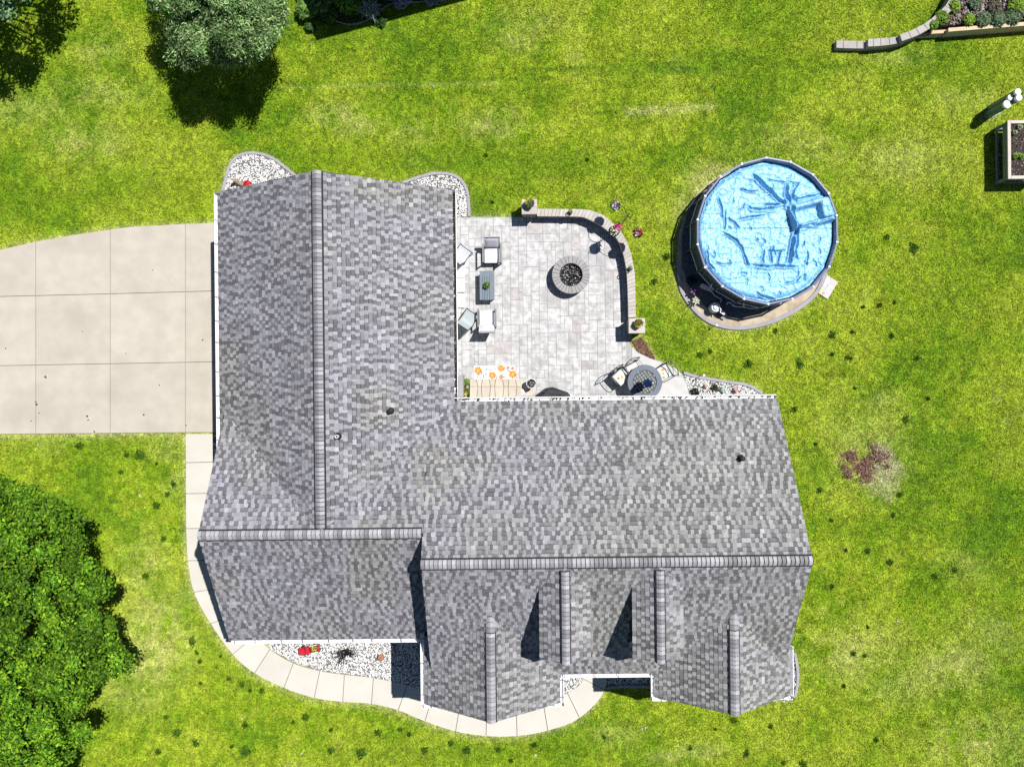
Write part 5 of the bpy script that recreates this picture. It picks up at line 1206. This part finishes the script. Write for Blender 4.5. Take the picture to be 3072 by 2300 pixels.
for px, py, r, cols, lab in ((3060, 383, .10, ((.2, .24, .12), (.1, .16, .05), (.4, .42, .3)), 'small pale seedling at the top of the raised planter'), (3045, 398, .08, ((.3, .34, .2), (.14, .2, .06)), 'tiny pale seedling near the planter corner'), (3046, 468, .09, BR, 'bright green lettuce on the left in the raised planter'), (3062, 468, .09, BR, 'bright green lettuce on the right in the raised planter')):
    plant(px, py, h - .07, r, .12, 46, cols, lab, size=.07, aspect=1.5, name='seedling', up=.7)
# green pipes with white caps
pb = P(2962, 336); gp_ = empty('pipe_cluster', (pb.x, pb.y, 0), label='cluster of upright green pipes with round white caps', cat='pipes')
for px, py, h_, r_ in ((3023, 312, 1.05, .125), (3033, 292, 1.10, .095), (3055, 275, 1.25, .10), (3058, 293, 1.25, .10)):
    c = P(px, py, h_) - Vector((pb.x, pb.y, 0)); pi_ = MB().lathe((c.x, c.y, 0), [(r_, .0), (r_, h_ - .03), (r_ * .9, h_ - .01)], 18).build('pipe', M['green_pipe'], gp_)
    MB().lathe((c.x, c.y, 0), [(r_ * 1.06, h_ - .09), (r_ * 1.06, h_ - .015), (r_ * .95, h_), (0, h_)], 18).build('cap', M['white'], pi_)
c = P(3040, 300, 1.1) - Vector((pb.x, pb.y, 0)); MB().box((c.x * .95, c.y * .95, .03), (.50, .34, .06), .4).build('base', M['green_pipe'], gp_)

# ------------------------------------------------------------------ front bed and garden ornaments
q = P(926, 1949, .2); tr = empty('toy_truck', (q.x, q.y, .03), rad(12), 'small red garden truck planter in the front gravel', 'ornament')
MB().cbox((-.20, 0, .13), (.30, .24, .14), .03).build('hood', M['red'], tr); MB().cbox((-.02, 0, .19), (.14, .25, .24), .03).build('cab', M['red'], tr)
MB().box((.20, 0, .10), (.34, .24, .06)).build('bed', M['dark'], tr); MB().box((.355, 0, .17), (.03, .26, .17)).build('tailgate', M['red'], tr)
for s_ in (-1, 1):
    MB().box((.2, s_ * .12, .15), (.3, .02, .1)).build('side_panel', M['hose'], tr)
    for x_ in (-.2, .22): MB().tube([(x_, s_ * .10, .06), (x_, s_ * .15, .06)], .065, 12).build('wheel', M['black'], tr)
v, f, c_ = leaves(70, (.2, 0, .17), (.13, .09, .06), .05, ((.08, .16, .03), (.5, .03, .03), (.7, .5, .08), (.1, .2, .04)), seed=8); np_obj('foliage', v, f, M['leaf'], c_, parent=tr)
q = P(1040, 1962, .25); dg_ = empty('bare_shrub', (q.x, q.y, .02), label='dark bare twiggy shrub in the front gravel bed', cat='shrub')
for k_ in range(26):
    a = rnd.uniform(-.9, .9) + (math.pi if k_ % 3 else .3); l_ = rnd.uniform(.2, .5); z_ = rnd.uniform(.15, .5); c0 = (rnd.uniform(-.08, .08), rnd.uniform(-.1, .1))
    MB().tube(smooth_path([(c0[0], c0[1], 0), (c0[0] + .4 * l_ * math.cos(a), c0[1] + .4 * l_ * math.sin(a), z_ * .8), (c0[0] + l_ * math.cos(a + .5), c0[1] + l_ * math.sin(a + .5), z_)], 3), [.014] * 3 + [.010] * 3 + [.005], 5).build('twig', M['black'], dg_)
q = P(1143, 1972, .2); t = empty('small_pot', (q.x, q.y, .03), label='small brown pot near the shade in the front gravel', cat='pot'); MB().lathe((0, 0, 0), [(0, 0), (.06, 0), (.095, .16), (.105, .16), (.105, .19), (.085, .19), (.08, .15), (0, .15)], 16).build('pot', M['terracotta'], t)
v, f, c_ = leaves(20, (0, -.02, .18), (.06, .06, .05), .04, ((.2, .1, .08), (.5, .35, .3)), seed=4); np_obj('foliage', v, f, M['leaf'], c_, parent=t)
q = P(742, 551, .25); rf = empty('red_flowers', (q.x, q.y, .02), label='bright red flowers in the gravel behind the garage', cat='flowers')
v, f, c_ = leaves(46, (0, 0, .2), (.11, .11, .08), .09, ((.62, .015, .03), (.7, .04, .05), (.5, .01, .03)), seed=3, aspect=1.2, up=.8); np_obj('blossom', v, f, M['petal'], c_, parent=rf); MB().tube([(0, 0, 0), (0, 0, .18)], .02, 6).build('stem', M['leaf'] if False else M['bark'], rf)
v, f, c_ = leaves(30, (0, 0, .1), (.12, .12, .06), .07, ((.03, .07, .02),), seed=13); np_obj('foliage', v, f, M['leaf'], c_, parent=rf)
a, b = P(703, 541, .12), P(731, 556, .12); lg = empty('driftwood_log', (a.x, a.y, .02), label='weathered log beside the red flowers behind the garage', cat='log')
MB().tube([(0, 0, .07), ((b.x - a.x) * .5, (b.y - a.y) * .5, .11), (b.x - a.x, b.y - a.y, .09)], [.075, .08, .06], 9).build('trunk_piece', M['wood'], lg); MB().tube([(.05, -.05, .06), (-.12, -.16, .10)], [.06, .03], 7).build('branch_stub', M['black'], lg)
for px, py, cols, r, lab in ((2085, 1176, ((.01, .015, .01), (.02, .03, .015)), .16, 'dark low plant in the gravel beside the patio curve'), (2144, 1163, ((.04, .06, .02), (.15, .16, .04), (.02, .03, .01)), .14, 'small olive plant in the gravel east of the patio'), (2172, 1169, ((.4, .5, .45), (.5, .58, .52)), .11, 'pale grey green plant in the gravel near the eave'), (2207, 1170, ((.5, .2, .22), (.55, .35, .35)), .09, 'small pink flowers in the gravel near the eave'), (2118, 1158, ((.55, .35, .35), (.5, .45, .42)), .07, 'tiny pinkish plant at the middle of the gravel bed')):
    plant(px, py, .02, r, .18, 60, cols, lab, size=.06, aspect=1.5)

# ------------------------------------------------------------------ neighbour's shed (outside the frame) and the planting in its shade
ang_ = rad(14.4); E1 = Vector((math.cos(ang_), math.sin(ang_), 0)); E2 = Vector((-math.sin(ang_), math.cos(ang_), 0)); sh_c = P(950, 115) + Vector((.45, .29, 0)) * 2.5
sd_ = empty('garden_shed', (sh_c.x, sh_c.y, 0), ang_, 'garden shed beyond the top edge whose straight shadow falls on the lawn', 'shed')
MB().box((3.4, 1.85, 1.15), (6.2, 3.1, 2.3)).build('wall', M['siding'], sd_)
MB().add([(0, 0, 2.5), (6.8, 0, 2.5), (6.8, 1.85, 3.3), (0, 1.85, 3.3), (0, 3.7, 2.5), (6.8, 3.7, 2.5), (0, 0, 2.42), (6.8, 0, 2.42), (6.8, 1.85, 3.2), (0, 1.85, 3.2), (0, 3.7, 2.42), (6.8, 3.7, 2.42)], [(0, 1, 2, 3), (3, 2, 5, 4), (9, 8, 7, 6), (10, 11, 8, 9), (0, 6, 7, 1), (4, 5, 11, 10), (0, 3, 9, 6), (3, 4, 10, 9), (1, 7, 8, 2), (2, 8, 11, 5)]).build('roof', M['shedroof'], sd_)
MB().box((2.0, .285, 1.0), (.9, .06, 1.9)).build('door', M['trim'], sd_)
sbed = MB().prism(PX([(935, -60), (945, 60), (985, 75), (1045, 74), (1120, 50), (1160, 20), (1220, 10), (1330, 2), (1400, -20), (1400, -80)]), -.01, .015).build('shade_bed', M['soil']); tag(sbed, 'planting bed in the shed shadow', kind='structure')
strip(smooth_path([P(*q) for q in ((1000, 62), (1045, 75), (1090, 68), (1130, 45), (1170, 15), (1230, 9), (1320, 4), (1390, -10))], 5), .035, 0, .05, 'bed_edging', M['edging'], 'thin edging line of the shaded bed at the top')
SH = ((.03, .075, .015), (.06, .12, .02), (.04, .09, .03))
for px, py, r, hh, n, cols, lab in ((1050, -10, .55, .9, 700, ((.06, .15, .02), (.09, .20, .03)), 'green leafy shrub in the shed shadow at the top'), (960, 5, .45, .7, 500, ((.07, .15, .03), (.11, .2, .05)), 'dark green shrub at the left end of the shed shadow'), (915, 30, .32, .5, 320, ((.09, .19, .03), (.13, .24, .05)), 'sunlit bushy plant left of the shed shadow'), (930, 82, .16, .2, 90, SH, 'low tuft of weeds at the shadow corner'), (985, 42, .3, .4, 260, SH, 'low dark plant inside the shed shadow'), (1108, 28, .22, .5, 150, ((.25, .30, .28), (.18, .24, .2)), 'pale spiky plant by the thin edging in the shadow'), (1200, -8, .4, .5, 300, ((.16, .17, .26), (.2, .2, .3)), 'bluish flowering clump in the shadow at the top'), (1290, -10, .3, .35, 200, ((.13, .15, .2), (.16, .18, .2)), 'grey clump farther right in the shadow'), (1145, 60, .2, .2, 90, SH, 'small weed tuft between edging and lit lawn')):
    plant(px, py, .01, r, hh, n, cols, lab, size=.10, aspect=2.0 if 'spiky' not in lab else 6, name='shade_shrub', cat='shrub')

# ------------------------------------------------------------------ trees
def tree(name, label, poly_px, h_edge, h_top, nl, per, lsize, cols, aspect, lobe, seed, reach, up=.55, tilt=0, trunk_px=None, thin=0):
    r = np.random.default_rng(seed); q = np.array(poly_px, float); lo, hi = q.min(0), q.max(0); cx, cy = q.mean(0); Q2 = np.roll(q, -1, 0)
    cen = P(cx, cy, (h_edge + h_top) / 2); base = P(*trunk_px, 0) if trunk_px else Vector((cen.x, cen.y, 0)); t = empty(name, (base.x, base.y, 0), label=label, cat='tree')
    pts = []; parts = []; tries = 0
    while len(pts) < nl and tries < 60000:
        tries += 1; a, b = lo + r.random(2) * (hi - lo)
        if not in_poly(poly_px, [a], [b])[0]: continue
        # distance to the outline in pixels
        ab = Q2 - q; tt = np.clip((((a, b) - q) * ab).sum(1) / ((ab * ab).sum(1) + 1e-9), 0, 1); d = float(np.hypot(*((a, b) - q - ab * tt[:, None]).T).min())
        if d < lobe * 70 * .75: continue
        hq = h_edge + (h_top - h_edge) * min(1, d / reach) ** .7 + r.normal() * .25
        pw = P(a, b, hq)
        if any((pw - Vector(o_)).length < lobe * .85 for o_ in pts): continue
        pts.append(tuple(pw)); lr = lobe * (.75 + .5 * r.random())
        tone = .6 + .8 * r.random(); dn = .35 + 1.0 * r.random()
        v, f, c = leaves(int(per * dn * (lr / lobe) ** 2), (pw.x, pw.y, pw.z), (lr, lr, lr * .62), lsize, cols, aspect, up, .15, seed * 100 + len(pts), loose=.22); parts.append((v, f, c * tone))
    v, f, c = merge(parts); np_obj('crown', v, f, M['leaf'], c, parent=t, world=True)
    fork = Vector((base.x, base.y, h_edge * .55)); wpart(MB().tube([(base.x, base.y, -.1), (base.x + .02, base.y, .4), tuple(fork)], [.22, .17, .14], 10), 'trunk', 'bark', t)
    for i, p_ in enumerate(pts[::6]):
        p_ = Vector(p_); m_ = fork.lerp(p_, .5) + Vector((0, 0, .25)); wpart(MB().tube(smooth_path([fork, m_, p_], 4), [.05 - .0045 * j for j in range(9)], 6), 'limb', 'bark', t)
    print(name, len(pts), len(f)); return t
tree('broadleaf_tree', 'large bright green broadleaf tree at the lower left corner', [(-330, 1520), (-100, 1420), (40, 1430), (95, 1452), (150, 1438), (215, 1480), (222, 1530), (262, 1560), (240, 1600), (268, 1650), (300, 1690), (350, 1742), (335, 1790), (372, 1850), (345, 1915), (408, 1962), (392, 2015), (335, 2062), (270, 2110), (255, 2160), (262, 2230), (200, 2290), (170, 2400), (-100, 2520), (-400, 2400), (-480, 1900)],
     3.0, 6.2, 520, 330, .062, ((.06, .15, .008), (.095, .205, .010), (.17, .29, .015), (.028, .085, .007)), 1.6, .30, 3, 330, trunk_px=(120, 1850))
tree('silver_tree', 'round silvery green tree at the top left beside the shed shadow', [(430, -130), (437, 0), (455, 30), (500, 60), (478, 110), (520, 150), (500, 190), (560, 205), (610, 190), (680, 210), (740, 195), (800, 185), (835, 155), (862, 120), (848, 90), (874, 60), (852, 0), (838, -90), (700, -190), (540, -180)],
     2.0, 3.7, 210, 330, .036, ((.10, .20, .05), (.17, .28, .09), (.05, .12, .03), (.32, .40, .20)), 3.0, .27, 8, 220, up=.4, trunk_px=(650, 110))
tree('corner_tree', 'leafy tree mostly beyond the top left corner, casting dappled shade', [(-330, -420), (-100, -460), (130, -420), (215, -260), (180, -120), (90, -40), (40, 60), (-40, 110), (-200, 60), (-340, -100)], 2.4, 4.0, 130, 130, .07, ((.10, .18, .10), (.15, .24, .14), (.08, .15, .07)), 1.8, .30, 12, 250, trunk_px=(-40, -40))
# dark coarse clumps in the lawn
wd_px = [(2660, 712), (2742, 746), (2588, 921), (2637, 915), (2682, 907), (2326, 993), (2495, 1005), (2556, 996), (2674, 1008), (2131, 1055), (2099, 1065), (2246, 1091), (2398, 1090), (2495, 1062), (2540, 1072), (2551, 1074), (2751, 1074), (2564, 1164), (2783, 1195), (2383, 1227), (2716, 1259), (2447, 1331), (2458, 1471), (2697, 1484),
    (2493, 1560), (2679, 1544), (2537, 1649), (2602, 1652), (2669, 1685), (2803, 1726), (2863, 1709), (2496, 1759), (2602, 1879), (2560, 1959), (2594, 1966), (2201, 2158), (2145, 2185), (2312, 2177), (2628, 2218), (2407, 2288), (2349, 2287), (2238, 2260), (2071, 2241), (2530, 2056),
    (492, 1615), (438, 1727), (577, 1921), (591, 1956), (601, 1982), (663, 1966), (603, 2047), (686, 2033), (728, 2051), (751, 2070), (786, 2070), (499, 2149), (737, 2174), (737, 2251), (475, 2253), (696, 2237), (881, 2163), (993, 2188), (993, 2249), (918, 2149), (589, 2228), (533, 2195),
    (380, 1363), (420, 1366), (241, 1336), (471, 1390), (364, 1415), (522, 1452), (503, 1482), (471, 1515), (1133, 2195), (1200, 2186), (1084, 2255), (1353, 2228), (1400, 2249), (1495, 2246), (1274, 2249), (1604, 2232), (1812, 2209), (1228, 2200), (1534, 2279), (1458, 466), (1476, 607), (1761, 480), (2000, 770), (1962, 845)]
wm = []
for k_ in range(5):
    v, f, c = leaves(70, (0, 0, .012), (.12, .12, .035), .05, ((.045, .105, .006), (.07, .14, .008), (.03, .08, .004)), 3.4, .75, .0, 500 + k_, zmin=.01, loose=.3)
    o = np_obj('weed_clump', v, f, M['blade'], c); wm.append(o.data); bpy.data.objects.remove(o)
for i, (a, b) in enumerate(wd_px):
    c = P(a, b); o = bpy.data.objects.new('weed_clump', wm[i % 5]); COL.objects.link(o); o.location = (c.x, c.y, 0); s_ = rnd.choice((.45, .55, .7, .8, 1.0)) * rnd.uniform(.85, 1.15); o.scale = (s_ * rnd.uniform(.7, 1.25), s_, 1); o.rotation_euler = (0, 0, rnd.random() * 6.28)
    tag(o, 'small dark green clump of coarse grass in the mown lawn', 'weed', 'dark grass clumps in the lawn')

# low feathery reddish shrub on the bare patch east of the house
c = P(2590, 1385); rs = empty('reddish_shrub', (c.x, c.y, 0), label='low feathery reddish brown shrub spreading on the lawn right of the house', cat='shrub')
parts = []; r3 = random.Random(9)
for k_ in range(64):
    a, d_ = r3.random() * 6.283, r3.random() ** .6; x_, y_ = .80 * d_ * math.cos(a) + .06, .62 * d_ * math.sin(a) - .05 + .1 * math.cos(a)
    if float(fbm(x_ + c.x, y_ + c.y, .45, 77, 3)) < .41: continue
    pale_ = x_ > .35 and r3.random() < .5
    parts.append(leaves(38, (x_, y_, .05), (.15, .15, .07), .032, ((.40, .37, .26), (.34, .30, .22)) if pale_ else ((.22, .115, .105), (.30, .165, .15), (.16, .08, .075), (.20, .16, .08)), 2.6, .6, .1, 900 + k_, zmin=.01, loose=.3))
    if k_ % 4 == 0: MB().tube([(x_ * .3, y_ * .3, 0), (x_, y_, .06)], .006, 4).build('twig', M['bark'], rs)
v, f, t_ = merge(parts); np_obj('foliage', v, f, M['blade'], t_, parent=rs)
# tiny white blossoms in the turf
wb = []
for k_ in range(3):
    v, f, t_ = leaves(9, (0, 0, .02), (.05, .04, .02), .035, ((.70, .68, .58), (.62, .58, .48)), 1.3, .9, .1, 950 + k_, zmin=.015); o = np_obj('white_blossom', v, f, M['petal'], t_); wb.append(o.data); bpy.data.objects.remove(o)
for i, (a, b) in enumerate(((1938, 2181), (1977, 2200), (2010, 2258), (1745, 2165), (1765, 2135), (1925, 2185), (1880, 2245), (1606, 2265), (2560, 1875), (2590, 1815), (2693, 1862), (420, 1486), (430, 1460), (727, 2152), (2647, 50), (2640, 92), (2720, 12), (1300, 260), (520, 1180), (905, 2258), (2912, 1091), (2905, 1825), (2790, 2010), (1690, 2205))):
    c = P(a, b); o = bpy.data.objects.new('white_blossom', wb[i % 3]); COL.objects.link(o); o.location = (c.x, c.y, 0); s_ = rnd.uniform(.6, 1.2); o.scale = (s_, s_, 1); o.rotation_euler = (0, 0, rnd.random() * 6.28)
    tag(o, 'tiny pale blossom standing out in the mown lawn', 'blossom', 'pale blossoms in the lawn')
